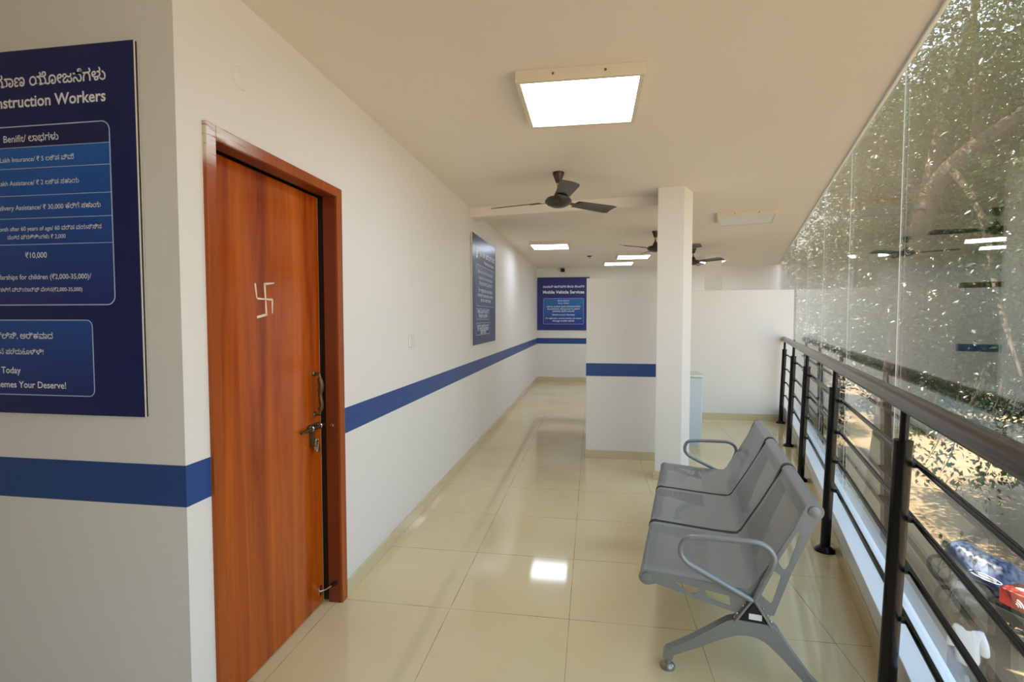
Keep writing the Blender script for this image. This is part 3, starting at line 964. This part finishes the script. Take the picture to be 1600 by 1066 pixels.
# small black things near the end wall
cc = thing('security_camera', 'tiny black camera high on the far end wall above the poster', 'camera', (-.67, YB, 2.575))
obj('mount', box(-.02, .02, -.02, 0, -.02, .03), M['dark'], cc, bevel=.003)
obj('housing', box(-.045, .045, -.11, -.02, -.045, .035), M['dark'], cc, bevel=.01)
bm = bmesh.new(); lathe(bm, [(.02, 0), (.02, .006), (.012, .008)], 16, (0, -.11, -.004), (0, -1, 0))
obj('lens', bm, M['black'], cc, smooth=True)
hk = thing('ceiling_hook', 'small dark hook point on the ceiling before the end wall', 'hook', (-.055, 9.7, CEIL))
obj('plate', lathe(bmesh.new(), [(.045, 0), (.045, -.012), (.03, -.02)], 18), M['dark'], hk, smooth=True)
obj('hook', tube(bmesh.new(), smooth_path([(0, 0, -.018), (0, 0, -.04), (.012, 0, -.05), (.016, 0, -.04)], 4), .004, 8), M['dark'], hk, smooth=True)

# pale cabinet behind the column
cb = thing('cabinet', 'pale blue-grey cabinet standing behind the white column', 'cabinet', (1.01, 6.28, 0))
obj('body', box(-.24, .24, -.22, .22, .06, .80), M['paleblue'], cb, bevel=.004)
obj('plinth', box(-.22, .22, -.19, .2, 0, .06), M['paleblue'], cb)
obj('top', box(-.26, .26, -.24, .24, .80, .825), M['whiteplastic'], cb, bevel=.003)
for q in range(2):
    d_ = obj('door', box(-.235 + .237 * q, -.004 + .237 * q, -.238, -.22, .07, .79), M['paleblue'], cb, bevel=.002)
    obj('handle', box(-.03 + .05 * q, -.02 + .05 * q, -.25, -.238, .40, .52), M['chrome'], d_)

# ------------------------------------------------------------------ railing
rl = thing('railing', 'black metal railing with a brown tube handrail along the glass', 'railing', (0, 0, 0))
LEAN = .030
def RN(z): return .4925 + LEAN * z / 1.1
for s in (-.75, .73, 2.20, 3.708, 5.25, 6.62, 8.03):
    bm = bmesh.new()
    tube(bm, [G(s, RN(0), .0), G(s, RN(1.03), 1.03)], .0285, 20)
    p = obj('post', bm, M['black'], rl, smooth=True)
    obj('base_flange', lathe(bmesh.new(), [(.058, 0), (.060, .006), (.052, .016), (.034, .030), (.029, .032)], 24, G(s, RN(0), 0)), M['black'], p, smooth=True)
    obj('collar', tube(bmesh.new(), [G(s, RN(1.02), 1.022), G(s, RN(1.04), 1.040)], .030, 20), M['blackmetal'], p, smooth=True)
    obj('stem', tube(bmesh.new(), [G(s, RN(1.03), 1.03), G(s, RN(1.15), 1.15)], .0145, 14), M['black'], p, smooth=True)
    for z in (.955, .758, .572, .390):
        obj('bar_holder', tube(bmesh.new(), [G(s, RN(z) + .020, z), G(s, RN(z) + .046, z)], .011, 10), M['black'], p, smooth=True)
for z in (.955, .758, .572, .390):
    obj('bar', tube(bmesh.new(), [G(-1.6, RN(z) + .047, z), G(8.05, RN(z) + .047, z)], .0105, 14), M['blackmetal'], rl, smooth=True)
bm = bmesh.new()
tube(bm, [G(-1.7, .525, 1.175), G(8.32, .525, 1.175)], .0345, 28)
obj('handrail', bm, M['rail'], rl, smooth=True)
for s in (8.32, -1.7):
    bm = bmesh.new(); lathe(bm, [(.034, 0), (.03, .012), (.016, .022)], 20, G(s, .525, 1.175), GU * (1 if s > 0 else -1))
    obj('end_cap', bm, M['rail'], rl, smooth=True)

# ------------------------------------------------------------------ bench
T0 = 2.172
bench = thing('bench', 'silver-grey perforated metal three-seat waiting bench facing the corridor', 'bench',
              BV * T0 + BM * .25, 0)
bench.rotation_euler = (0, 0, -BA)
# bench-local: x = m - .25, y = t, z
def L(m_, t, z): return Vector((m_ - .25, t, z))
def sheet_along(prof, t0, t1, th, uv=True):
    """bent sheet: profile of (m, z) swept along the bench, given thickness, with a metric uv"""
    pr = [Vector(p) for p in prof]
    n = len(pr)
    nor = []
    for i in range(n):
        d = (pr[min(i + 1, n - 1)] - pr[max(i - 1, 0)]).normalized()
        nor.append(Vector((-d.y, d.x)))
    acc = [0]
    for i in range(1, n): acc.append(acc[-1] + (pr[i] - pr[i - 1]).length)
    bm = bmesh.new()
    lay = bm.loops.layers.uv.new('uv')
    grid = []
    for side in (0, 1):
        g = []
        for i in range(n):
            q = pr[i] - nor[i] * th * side
            g.append([bm.verts.new(L(q.x, t, q.y)) for t in (t0, t1)])
        grid.append(g)
    ucoord = (0, t1 - t0)
    def f(vs, uvs):
        fc = bm.faces.new(vs)
        for lp, q in zip(fc.loops, uvs): lp[lay].uv = q
    for side in (0, 1):
        g = grid[side]
        for i in range(n - 1):
            f((g[i][0], g[i][1], g[i + 1][1], g[i + 1][0]), ((0, acc[i]), (ucoord[1], acc[i]), (ucoord[1], acc[i + 1]), (0, acc[i + 1])))
    for j in (0, 1):
        for i in range(n - 1):
            f((grid[0][i][j], grid[0][i + 1][j], grid[1][i + 1][j], grid[1][i][j]), ((0, 0),) * 4)
    for i in (0, n - 1):
        f((grid[0][i][0], grid[0][i][1], grid[1][i][1], grid[1][i][0]), ((0, 0),) * 4)
    return bm
def arc(c, r, a0, a1, n=8):
    return [(c[0] + r * math.cos(math.radians(a0 + (a1 - a0) * k_ / n)), c[1] + r * math.sin(math.radians(a0 + (a1 - a0) * k_ / n))) for k_ in range(n + 1)]
RF, RB = (-.157, .378), (.457, .735)
seat_prof = arc(RF, .031, 300, 92, 14) + [(-.06, .405), (.05, .399), (.15, .395), (.215, .395), (.236, .398)] 
back_prof = [(.236, .398), (.2405, .401), (.255, .416), (.272, .447), (.335, .556), (.390, .660), (.428, .738)] + arc(RB, .031, 165, -45, 12)
PITCH = .574
GAP = .015
leaf_n = 0
for q in range(3):
    a, b = q * PITCH + GAP, (q + 1) * PITCH - GAP
    obj('seat', sheet_along(seat_prof, a, b, .002), M['perf'], bench, smooth=True)
    obj('backrest', sheet_along(back_prof, a, b, .002), M['perf'], bench, smooth=True)
# side frames: front roll, tapering seat cheek, back cheek with windows
def side_loops():
    outer = arc(RF, .0335, 60, 300, 10) + [(-.118, .356), (-.05, .340), (.161, .296), (.215, .290), (.25, .292), (.328, .304), (.385, .485), (.470, .700)] \
        + arc(RB, .0335, -60, 150, 10) + [(.391, .6595), (.336, .5555), (.273, .4465), (.256, .4155), (.2415, .401), (.236, .397), (.15, .394), (.05, .398), (-.05, .404)]
    h1 = round_poly([(-.052, .378), (.052, .366), (.040, .340), (.018, .338)], .008)
    h2 = round_poly([(.070, .364), (.165, .355), (.172, .312), (.085, .332)], .008)
    h3 = round_poly([(.402, .650), (.336, .522), (.360, .490), (.371, .505), (.411, .640)], .012)
    h4 = round_poly([(.318, .486), (.350, .470), (.318, .348), (.276, .384), (.296, .440)], .012)
    return [outer, h1, h2, h3, h4]
def side_mesh(loops, th, m):
    q = plate(loops, th)
    xform(q, Matrix(((1, 0, 0, -.25), (0, 0, 1, 0), (0, 1, 0, 0), (0, 0, 0, 1))))
    me = bpy.data.meshes.new('side_frame')
    bmesh.ops.recalc_face_normals(q, faces=q.faces); q.to_mesh(me); q.free()
    me.materials.append(m)
    return me

me_side = side_mesh(side_loops(), .004, M['bench'])
me_in = side_mesh(side_loops()[:1], .016, M['benchdark'])
for q in range(3):
    for t in (q * PITCH + GAP - .002, (q + 1) * PITCH - GAP + .002):
        inner = not ((q == 0 and t < .1) or (q == 2 and t > 1.5))
        o = link(bpy.data.objects.new('side_frame', me_in if inner else me_side), bench)
        o.location = (0, t if not inner else t + (.005 if t > q * PITCH + .2 else -.005), 0)
        if (q == 0 and t < .1) or (q == 2 and t > 1.5):
            for c_ in (RF, RB):
                bm = bmesh.new(); lathe(bm, [(.021, 0), (.021, .003), (.012, .005)], 18, L(c_[0], 0, c_[1]) + Vector((0, -.0045 if t < .1 else .0045, 0)), (0, -1 if t < .1 else 1, 0))
                obj('end_plug', bm, M['bench'], o, smooth=True)
TL_ = 3 * PITCH
# triangular cross beam under the seats
tri = [(.200, .268), (.306, .268), (.253, .345)]
bm = bmesh.new()
va = [bm.verts.new(L(p[0], .004, p[1])) for p in tri]; vb = [bm.verts.new(L(p[0], TL_ - .004, p[1])) for p in tri]
bm.faces.new(va); bm.faces.new(vb[::-1])
for i in range(3): bm.faces.new((va[i], vb[i], vb[(i + 1) % 3], va[(i + 1) % 3]))
beam = obj('cross_beam', bm, M['benchdark'], bench, bevel=.003)
bm = bmesh.new()
bx(bm, .237 - .25, .284 - .25, .0012, .0038, .279, .302)
st = obj('sticker', bm, M['print_white'], beam)
st['label'] = 'white sticker on the end of the black beam'
# clamps with bolts at each end, armrests and leg frames
for end, yo in ((0, 0.0), (1, TL_)):
    sg = 1 if end == 0 else -1
    for (p0, p1) in (((.186, .258), (.247, .357)), ((.320, .258), (.259, .357))):
        bm = bmesh.new()
        p0, p1 = Vector(p0), Vector(p1)
        d_ = (p1 - p0).normalized(); nn = Vector((-d_.y, d_.x)) * .004
        q = [p0 + nn, p0 - nn, p1 - nn, p1 + nn]
        vs = [[bm.verts.new(L(v.x, yo + sg * e_, v.y)) for v in q] for e_ in (-.006, .05)]
        bm.faces.new(vs[0][::-1]); bm.faces.new(vs[1])
        for i in range(4): bm.faces.new((vs[0][i], vs[0][(i + 1) % 4], vs[1][(i + 1) % 4], vs[1][i]))
        cl = obj('clamp', bm, M['bench'], bench, bevel=.001)
    for (p, ax) in (((.197, .288), (-.85, 0, .5)), ((.219, .322), (-.85, 0, .5)), ((.286, .322), (.85, 0, .5)), ((.302, .297), (.85, 0, .5)), ((.316, .272), (.85, 0, .5)), ((.192, .268), (-.85, 0, .5))):
        bm = bmesh.new(); lathe(bm, [(.008, 0), (.008, .003), (.005, .006)], 12, L(p[0], yo + sg * .015, p[1]) + Vector(ax) * .002, ax)
        obj('bolt', bm, M['chrome'], cl, smooth=True)
    loop = [(.250, .358), (.16, .399), (.03, .458), (.001, .475), (-.018, .499), (-.023, .528), (-.014, .558), (.006, .577), (.04, .584), (.12, .589), (.225, .593), (.262, .592), (.293, .582), (.314, .560), (.321, .532), (.312, .497), (.285, .432), (.256, .362)]
    ya = yo - sg * .004
    bm = tube(bmesh.new(), smooth_path([L(p[0], ya, p[1]) for p in loop], 4), .0112, 12)
    obj('armrest', bm, M['bench'], bench, smooth=True)
    # leg frame: arch outline
    arch = [(-.088, .045), (-.088, .068), (-.078, .085), (-.055, .098), (.02, .150), (.120, .228), (.165, .262), (.19, .268), (.318, .268), (.338, .258), (.390, .178), (.465, .080),
            (.535, .014), (.50, .014), (.432, .069), (.352, .150), (.302, .193), (.275, .206), (.249, .210), (.215, .208), (.19, .202), (.13, .172), (.073, .135), (-.015, .086), (-.046, .068), (-.048, .045)]
    lp = round_poly(arch, .010, 3)
    bm = bmesh.new()
    hw = .022
    va = [bm.verts.new(L(p[0], yo + sg * (hw - .0) - hw, p[1])) for p in lp]
    vb = [bm.verts.new(L(p[0], yo + sg * (hw - .0) + hw, p[1])) for p in lp]
    bm.faces.new(va); bm.faces.new(vb[::-1])
    for i in range(len(lp)): bm.faces.new((va[i], vb[i], vb[(i + 1) % len(lp)], va[(i + 1) % len(lp)]))
    lg = obj('leg_frame', bm, M['bench'], bench, bevel=.006, seg=3)
    for fm in (-.068, .518):
        obj('foot_pad', lathe(bmesh.new(), [(.030, 0), (.031, .007), (.027, .016), (.015, .024), (.012, .05 if fm < 0 else .02)], 20, L(fm, yo + sg * hw, 0)), M['alu'], lg, smooth=True)

# ------------------------------------------------------------------ outdoors: ground, brown strip
GZ = -4.6
def ground_material():
    m = mat('dusty_ground', (154, 132, 104), .9, noise=.12, nscale=1.2, bump=.4, bscale=30)
    return m
struct('ground', prism(bmesh.new(), [(-8, -25), (60, -25), (60, 80), (-8, 80)], GZ - .2, GZ), ground_material(), label='dusty sunlit ground outside below the glass', cat='ground')
ka, kb = Vector((7.9, 14.0, 0)), Vector((6.3, 8.6, 0))
kd = (kb - ka).normalized(); kn = Vector((-kd.y, kd.x, 0))
kb = kb + kd * 3; ka = ka - kd * 2
struct('kerb', prism(bmesh.new(), [ka, kb, kb + kn * .16, ka + kn * .16], GZ, GZ + .14), M['kerb'], label='low brown strip running across the ground outside', cat='kerb', bevel=.02)  # low brown strip laid across the ground

# ------------------------------------------------------------------ trees
def leaf_mesh(name, centres, per, spread, size, m, parent, droop=0.3):
    cen = np.repeat(np.asarray(centres, np.float32), per, axis=0)
    n = len(cen)
    p = cen + rng.normal(0, 1, (n, 3)).astype(np.float32) * np.asarray(spread, np.float32)
    a = rng.uniform(0, 2 * PI, n); pit = rng.normal(-droop, .5, n)
    d = np.stack([np.cos(a) * np.cos(pit), np.sin(a) * np.cos(pit), np.sin(pit)], 1)
    up = np.stack([rng.normal(0, .45, n), rng.normal(0, .45, n), np.ones(n)], 1)
    s = np.cross(d, up); s /= np.linalg.norm(s, axis=1, keepdims=True)
    nn = np.cross(s, d)
    Lg = (size * rng.uniform(.7, 1.25, n))[:, None]
    # leaf: base, two shoulders, tip (folded along the midrib)
    v = np.stack([p, p + d * Lg * .45 + s * Lg * .26 + nn * Lg * .06, p + d * Lg - nn * Lg * .05, p + d * Lg * .45 - s * Lg * .26 + nn * Lg * .06], 1).reshape(-1, 3)
    idx = np.arange(n)[:, None] * 4
    tri_ = np.concatenate([idx + [0, 1, 2], idx + [0, 2, 3]], 1).reshape(-1, 3)
    me = bpy.data.meshes.new(name)
    me.vertices.add(len(v)); me.vertices.foreach_set('co', v.astype(np.float32).ravel())
    me.loops.add(tri_.size); me.loops.foreach_set('vertex_index', tri_.astype(np.int32).ravel())
    me.polygons.add(len(tri_)); me.polygons.foreach_set('loop_start', np.arange(0, tri_.size, 3, dtype=np.int32))
    me.update(calc_edges=True)
    at = me.attributes.new('tone', 'FLOAT', 'FACE')
    at.data.foreach_set('value', np.repeat(rng.uniform(0, 1, n), 2).astype(np.float32))
    me.materials.append(m)
    o = link(bpy.data.objects.new(name, me), parent)
    return o

def crown_points(c, r, n, hollow=.25):
    out = []
    while len(out) < n:
        q = rng.uniform(-1, 1, 3)
        l = np.linalg.norm(q)
        if l > 1 or l < hollow: continue
        out.append(np.asarray(c) + q * np.asarray(r))
    return np.array(out)

def limb(bm, pts, r0, r1, seg=9):
    p = smooth_path(pts, 5)
    n = len(p)
    tube(bm, p, [r0 + (r1 - r0) * i / (n - 1) for i in range(n)], seg)

# big tree by the glass: trunk forks, long boughs, crown reaching down in front of the panes
tr = thing('tree', 'broad leafy tree with a forked trunk filling the view beyond the glass', 'tree', (6.1, 12.2, GZ))
TO = Vector(tr.location)
def tl(v): return Vector(v) - TO
base = Vector((6.1, 12.2, GZ))
k1 = Vector((6.55, 11.45, 3.60)); k2 = Vector((6.90, 11.34, 4.41)); k3 = Vector((7.98, 11.15, 5.30)); k4 = Vector((9.77, 11.36, 6.07))
bm = bmesh.new(); limb(bm, [tl(base), tl(base.lerp(k1, .5) + Vector((-.05, .1, 0))), tl(k1)], .30, .20, 14)
obj('trunk', bm, M['bark'], tr, smooth=True)
for pts, r0, r1 in (([k1, k2, k3, k4], .21, .08), ([k1, (6.81, 11.65, 4.78), (7.34, 12.11, 6.47), (8.16, 12.54, 8.72)], .16, .05),
                    ([k2, (7.28, 11.32, 4.78), (7.12, 11.04, 5.88), (6.80, 10.74, 7.25)], .11, .04),
                    ([k1, (6.44, 12.30, 4.73), (5.97, 13.30, 6.08), (5.32, 14.21, 7.11)], .12, .03),
                    ([k2, (6.57, 10.02, 3.31), (5.96, 8.64, 1.73), (5.68, 7.74, 0.60)], .07, .015)):
    bm = bmesh.new(); limb(bm, [tl(p) for p in pts], r0, r1)
    obj('bough', bm, M['bark'], tr, smooth=True)
cen = np.concatenate([
    crown_points((8.6, 13.4, 4.0), (4.8, 7.0, 3.9), 900, .1),
    crown_points((6.6, 9.3, 3.9), (2.6, 4.4, 3.3), 460, .1),
    crown_points((8.8, 14.0, 1.0), (4.0, 6.0, 1.5), 330, .0),
])
# boughs stay bare of leaves on the side towards the building
bo = np.array([k1.lerp(k2, q / 4) for q in range(5)] + [k2.lerp(k3, q / 8) for q in range(9)] + [k3.lerp(k4, q / 6) for q in range(7)])
dirn = np.array([-.52, -.83, -.2])
def bare(c):
    d = c - bo
    a = d @ dirn
    r_ = np.linalg.norm(d - a[:, None] * dirn, axis=1)
    return bool(((a > -.3) & (a < 5) & (r_ < .62)).any())
# keep the crown clear of the building
cen = np.array([c for c in cen if c[0] * GN.x + c[1] * GN.y > 1.9 and not bare(c)])
hang = [(4.72, 8.16, -0.15), (4.86, 8.07, -0.29), (4.69, 7.94, -0.5), (4.86, 7.96, -0.71), (5.07, 7.83, 0.22), (5.25, 7.75, 0.07), (5.35, 7.65, -0.17), (5.22, 7.62, -0.42),
        (5.1, 7.59, -0.72), (5.44, 7.55, -0.48), (5.6, 7.57, -0.6), (5.13, 8.03, 0.05), (5.09, 8.23, 0.06), (4.66, 8.36, -0.07), (4.99, 8.23, 0.34), (5.23, 7.96, 0.47),
        (5.51, 7.7, 0.26), (5.68, 7.5, -0.12), (5.51, 7.81, 0.58), (4.84, 8.41, 0.49)]
leaf_mesh('foliage', cen - np.array(TO), 125, (.36, .36, .28), .088, M['leaves'], tr)['kind'] = 'stuff'
bm = bmesh.new()
for h_ in hang[:13]:
    h_ = Vector(h_)
    limb(bm, [tl(h_ + Vector((.25, .1, .55))), tl(h_ + Vector((.12, 0, .25))), tl(h_)], .010, .003, 5)
obj('twigs', bm, M['bark'], tr, smooth=True)['kind'] = 'stuff'
deep = crown_points((11.2, 16.5, 4.0), (4.2, 8.0, 5.2), 1100, 0)
leaf_mesh('inner_foliage', deep - np.array(TO), 60, (.45, .45, .4), .2, M['leaves'], tr)['kind'] = 'stuff'
leaf_mesh('hanging_sprays', np.array(hang) - np.array(TO), 60, (.17, .17, .11), .082, M['leaves'], tr, .6)['kind'] = 'stuff'

def back_tree(label, x, y, h, r, n, m, per=70, group='trees across the ground outside', leaf=.30, sp=.5):
    t = thing('tree', label, 'tree', (x, y, GZ), group=group)
    bm = bmesh.new(); limb(bm, [(0, 0, 0), (.1, 0, h * .3), (0, .1, h * .55)], .22, .12)
    obj('trunk', bm, M['bark'], t, smooth=True)
    leaf_mesh('foliage', crown_points((0, 0, h * .5), (r, r, h * .47), n, .1), per, (sp, sp, sp * .8), leaf, m, t)['kind'] = 'stuff'
far_label = 'dense green tree closing the view across the sunlit ground'
for x, y, h, r in ((6.8, 34.5, 12, 3.9), (18.2, 33, 12, 3.9), (27.5, 28, 12, 3.9), (33, 19, 12, 4.0), (40, 29, 13, 4.4), (35, 40, 14, 4.6), (24, 43, 14, 4.6), (12.5, 44, 14, 4.6), (27, 7, 11, 4.2), (31, -5, 12, 4.4)):
    back_tree(far_label, x, y, h, r, 270, M['leaves2'], 90)

near_label = 'low bushy tree behind the glass beyond the far end of the railing'
for x, y, h, r in ((5.7, 16.6, 3.0, 1.2), (7.2, 21.6, 4.6, 1.6), (9.6, 25.6, 5.8, 1.8)):
    back_tree(near_label, x, y, h, r, 170, M['leaves2'], 110, 'low bushy trees close to the building', .16, .3)

# ------------------------------------------------------------------ motorcycles outside
def motorcycle(label, loc, rz):
    t = thing('motorcycle', label, 'motorcycle', loc, rz)
    for y in (-.65, .65):
        bm = bmesh.new()
        tube(bm, [(0, y + .26 * math.cos(a), .30 + .26 * math.sin(a)) for a in [2 * PI * q / 28 for q in range(28)]], .045, 10, closed=True)
        wv = obj('wheel', bm, M['tyre'], t, smooth=True)
        bm = bmesh.new(); lathe(bm, [(.05, -.04), (.05, .04)], 16, (0, y, .30), (1, 0, 0))
        for q in range(5):
            a = q * 2 * PI / 5
            tube(bm, [(0, y, .30), (0, y + .23 * math.cos(a), .30 + .23 * math.sin(a))], .012, 6)
        obj('rim', bm, M['alu'], wv, smooth=True)
    for sx in (-.07, .07): obj('fork', tube(bmesh.new(), [(sx, .66, .30), (sx, .47, .92)], .022, 8), M['chrome'], t, smooth=True)
    bm = bmesh.new(); tube(bm, smooth_path([(-.36, .36, 1.02), (-.22, .42, 1.02), (-.06, .46, .95), (.06, .46, .95), (.22, .42, 1.02), (.36, .36, 1.02)], 4), .014, 8)
    obj('handlebar', bm, M['bike'], t, smooth=True)
    for sx in (-1, 1):
        bm = bmesh.new(); tube(bm, [(sx * .24, .42, 1.02), (sx * .30, .44, 1.16)], .007, 6)
        lathe(bm, [(.01, -.01), (.055, -.006), (.055, .004)], 14, (sx * .31, .44, 1.17), (0, -1, .1))
        obj('mirror', bm, M['bike'], t, smooth=True)
    bm = bmesh.new(); lathe(bm, [(.05, -.08), (.085, -.02), (.09, .03), (.07, .045)], 18, (0, .56, .90), (0, 1, .1))
    obj('headlight', bm, M['chrome'], t, smooth=True)
    bm = bmesh.new(); tube(bm, smooth_path([(0, .34, .80), (0, .2, .84), (0, .0, .80), (0, -.1, .74)], 4), [.07] + [.13] * 5 + [.15] * 4 + [.11] * 2 + [.07], 12)
    obj('tank', bm, M['bike'], t, smooth=True)
    bm = bmesh.new(); bx(bm, -.13, .13, -.78, -.05, .72, .81)
    obj('seat', bm, M['tyre'], t, bevel=.04, seg=3)
    bm = bmesh.new(); bx(bm, -.13, .13, -.18, .30, .28, .62); bx(bm, -.05, .05, -.65, .0, .45, .70)
    obj('engine', bm, M['alu'], t, bevel=.04, seg=2)
    bm = bmesh.new(); tube(bm, smooth_path([(.12, .2, .35), (.15, 0, .25), (.17, -.4, .28), (.18, -.8, .36)], 4), [.02] * 8 + [.045] * 5, 10)
    obj('exhaust', bm, M['chrome'], t, smooth=True)
    bm = bmesh.new(); bx(bm, -.06, .06, -.98, -.78, .66, .72)
    obj('tail', bm, M['redbox'], t, bevel=.02)
    return t
mpos = Vector((8.23, 12.36, GZ))
mrz = math.radians(22)
motorcycle('dark motorcycle parked outside with a blue tarpaulin over it', mpos, mrz)
# tarpaulin draped over it: domed sheet with thickness
def dome_sheet(sections, seg=14):
    bm = bmesh.new()
    rows = []
    for (y, w_, zt, zb) in sections:
        row = []
        for k_ in range(seg + 1):
            a = PI * k_ / seg
            x = w_ * math.cos(a)
            z = zb + (zt - zb) * (math.sin(a) ** .7)
            row.append(bm.verts.new((x + random.uniform(-.012, .012), y, z + random.uniform(-.014, .014))))
        rows.append(row)
    for i in range(len(rows) - 1):
        for k_ in range(seg):
            bm.faces.new((rows[i][k_], rows[i][k_ + 1], rows[i + 1][k_ + 1], rows[i + 1][k_]))
    return bm
tp = thing('tarpaulin', 'blue tarpaulin with a pale oval logo draped over the parked motorcycle', 'tarpaulin', mpos, mrz)
sec = [(-1.05, .22, .80, .30), (-.95, .34, .95, .25), (-.7, .40, 1.02, .28), (-.4, .42, 1.04, .32), (-.1, .40, 1.08, .36), (.15, .36, 1.12, .45), (.30, .30, 1.10, .62), (.40, .2, 1.04, .8)]
o = obj('sheet', dome_sheet(sec), M['tarp'], tp, smooth=True)
md = o.modifiers.new('thick', 'SOLIDIFY'); md.thickness = .006
bm = bmesh.new()
tube(bm, [(-.43, -.55 + .30 * math.cos(a), .74 + .05 * math.sin(a)) for a in [2 * PI * q / 24 for q in range(24)]], .010, 6, closed=True)
bx(bm, -.436, -.424, -.75, -.42, .725, .757)
obj('logo', bm, M['print_white'], tp)
m2 = Vector((7.5, 10.85, GZ))
motorcycle('dark motorcycle carrying a red delivery bag, parked in front of the blue tarpaulin', m2, math.radians(22))
db = thing('delivery_bag', 'red delivery bag with white curved signal arcs on the motorcycle seat', 'bag', m2 + Vector((.26, -.45, .815)), math.radians(22))
obj('body', box(-.24, .24, -.22, .22, 0, .32), M['redbox'], db, bevel=.03, seg=3)
bm = bmesh.new()
for k_, rr in enumerate((.05, .09, .13)):
    tube(bm, [(-.242, -.05 + rr * math.sin(a) * -1 + .0, .08 + rr * math.cos(a)) for a in [math.radians(10 + q * 10) for q in range(8)]], .012, 6)
    tube(bm, [(-.02 + rr * math.cos(a) - .05, rr * math.sin(a) - .05, .323) for a in [math.radians(10 + q * 10) for q in range(8)]], .012, 6)
obj('signal_mark', bm, M['print_white'], db)
obj('flap', box(-.2, .2, -.24, -.222, .05, .3), M['redbox'], db, bevel=.006)

# ------------------------------------------------------------------ person on the ground outside
def skin_obj(name, verts, edges, radii, m, parent, sub=2):
    me = bpy.data.meshes.new(name)
    me.from_pydata([Vector(v) for v in verts], edges, [])
    me.materials.append(m)
    o = link(bpy.data.objects.new(name, me), parent)
    sk = o.modifiers.new('skin', 'SKIN'); sk.use_smooth_shade = True
    for d_, r_ in zip(me.skin_vertices[0].data, radii):
        d_.radius = r_ if isinstance(r_, tuple) else (r_, r_)
    me.skin_vertices[0].data[0].use_root = True
    sb = o.modifiers.new('sub', 'SUBSURF'); sb.levels = sub; sb.render_levels = sub
    return o
ps = thing('person', 'person in a loose white shirt walking away on the ground outside', 'person', (5.6, 8.42, GZ), math.radians(-38))
# local: +y is the way the person faces
Vt = [(0, 0, .92), (0, .0, 1.08), (0, -.02, 1.25), (0, 0, 1.40), (0, .02, 1.49), (0, .045, 1.57), (0, .06, 1.66), (0, .05, 1.71)]
Rt = [(.125, .10), (.115, .09), (.125, .095), (.10, .075), .05, (.075, .085), (.078, .092), (.05, .06)]
Et = [(i, i + 1) for i in range(7)]
def chain(start, pts, rs):
    i0 = start
    for p, r_ in zip(pts, rs):
        Vt.append(p); Rt.append(r_); Et.append((i0, len(Vt) - 1)); i0 = len(Vt) - 1
    return i0
chain(6, [(0, .155, 1.625)], [.012])
for sx in (-1, 1):
    chain(5, [(sx * .09, .045, 1.62)], [.018])
    wst = chain(3, [(sx * .14, 0, 1.40), (sx * .185, -.02, 1.14), (sx * .20, .07 * sx, .92), (sx * .205, .08 * sx + .02, .85)], [.048, .038, .03, .026])
    b_ = Vector(Vt[wst])
    for dx, dy, ln, in ((-.02, .03, .04), (-.02, .012, .075), (-.005, 0, .082), (.01, -.01, .075), (.02, -.022, .06)):
        chain(wst, [tuple(b_ + Vector((dx * .8, dy, -.035))), tuple(b_ + Vector((dx, dy + .008, -.035 - ln)))], [.010, .007])
    chain(0, [(sx * .10, .02, .86), (sx * .11, .10 * sx + .03, .48), (sx * .11, .12 * sx - .04, .09), (sx * .115, .12 * sx + .04, .03), (sx * .12, .12 * sx + .14, .025)], [.09, .06, .042, .038, .028])
skin_obj('body', Vt, Et, Rt, M['skin'], ps)
skin_obj('shirt', [(0, 0, .86), (0, -.01, 1.02), (0, -.025, 1.2), (0, -.005, 1.36), (0, .01, 1.44), (.135, 0, 1.385), (.185, -.015, 1.22), (.195, -.01, 1.08), (-.135, 0, 1.385), (-.185, -.015, 1.22), (-.195, -.01, 1.08)],
         [(0, 1), (1, 2), (2, 3), (3, 4), (3, 5), (5, 6), (6, 7), (3, 8), (8, 9), (9, 10)],
         [(.165, .135), (.155, .13), (.155, .125), (.125, .10), (.065, .065), .07, .062, .06, .07, .062, .06], M['shirt'], ps)
skin_obj('trousers', [(0, 0, .93), (.10, .02, .85), (.112, .13, .48), (.112, .085, .10), (-.10, .02, .85), (-.112, -.07, .48), (-.112, -.155, .10)],
         [(0, 1), (1, 2), (2, 3), (0, 4), (4, 5), (5, 6)], [(.16, .13), .11, .08, .07, .11, .08, .07], M['trouser'], ps)
bm = bmesh.new()
bmesh.ops.create_uvsphere(bm, u_segments=20, v_segments=12, radius=1)
bmesh.ops.delete(bm, geom=[v for v in bm.verts if v.co.z < -.82 or (v.co.y > .25 and v.co.z < .35)], context='VERTS')
xform(bm, Matrix.Translation((0, .046, 1.652)) @ Matrix.Diagonal((.090, .106, .112, 1)))
o = obj('hair', bm, M['hair'], ps, smooth=True)
md = o.modifiers.new('thick', 'SOLIDIFY'); md.thickness = .012
for sx in (-1, 1):
    bm = bmesh.new(); bmesh.ops.create_uvsphere(bm, u_segments=10, v_segments=8, radius=.011)
    xform(bm, Matrix.Translation((sx * .031, .137, 1.65)))
    obj('eye', bm, M['print_white'], ps, smooth=True)
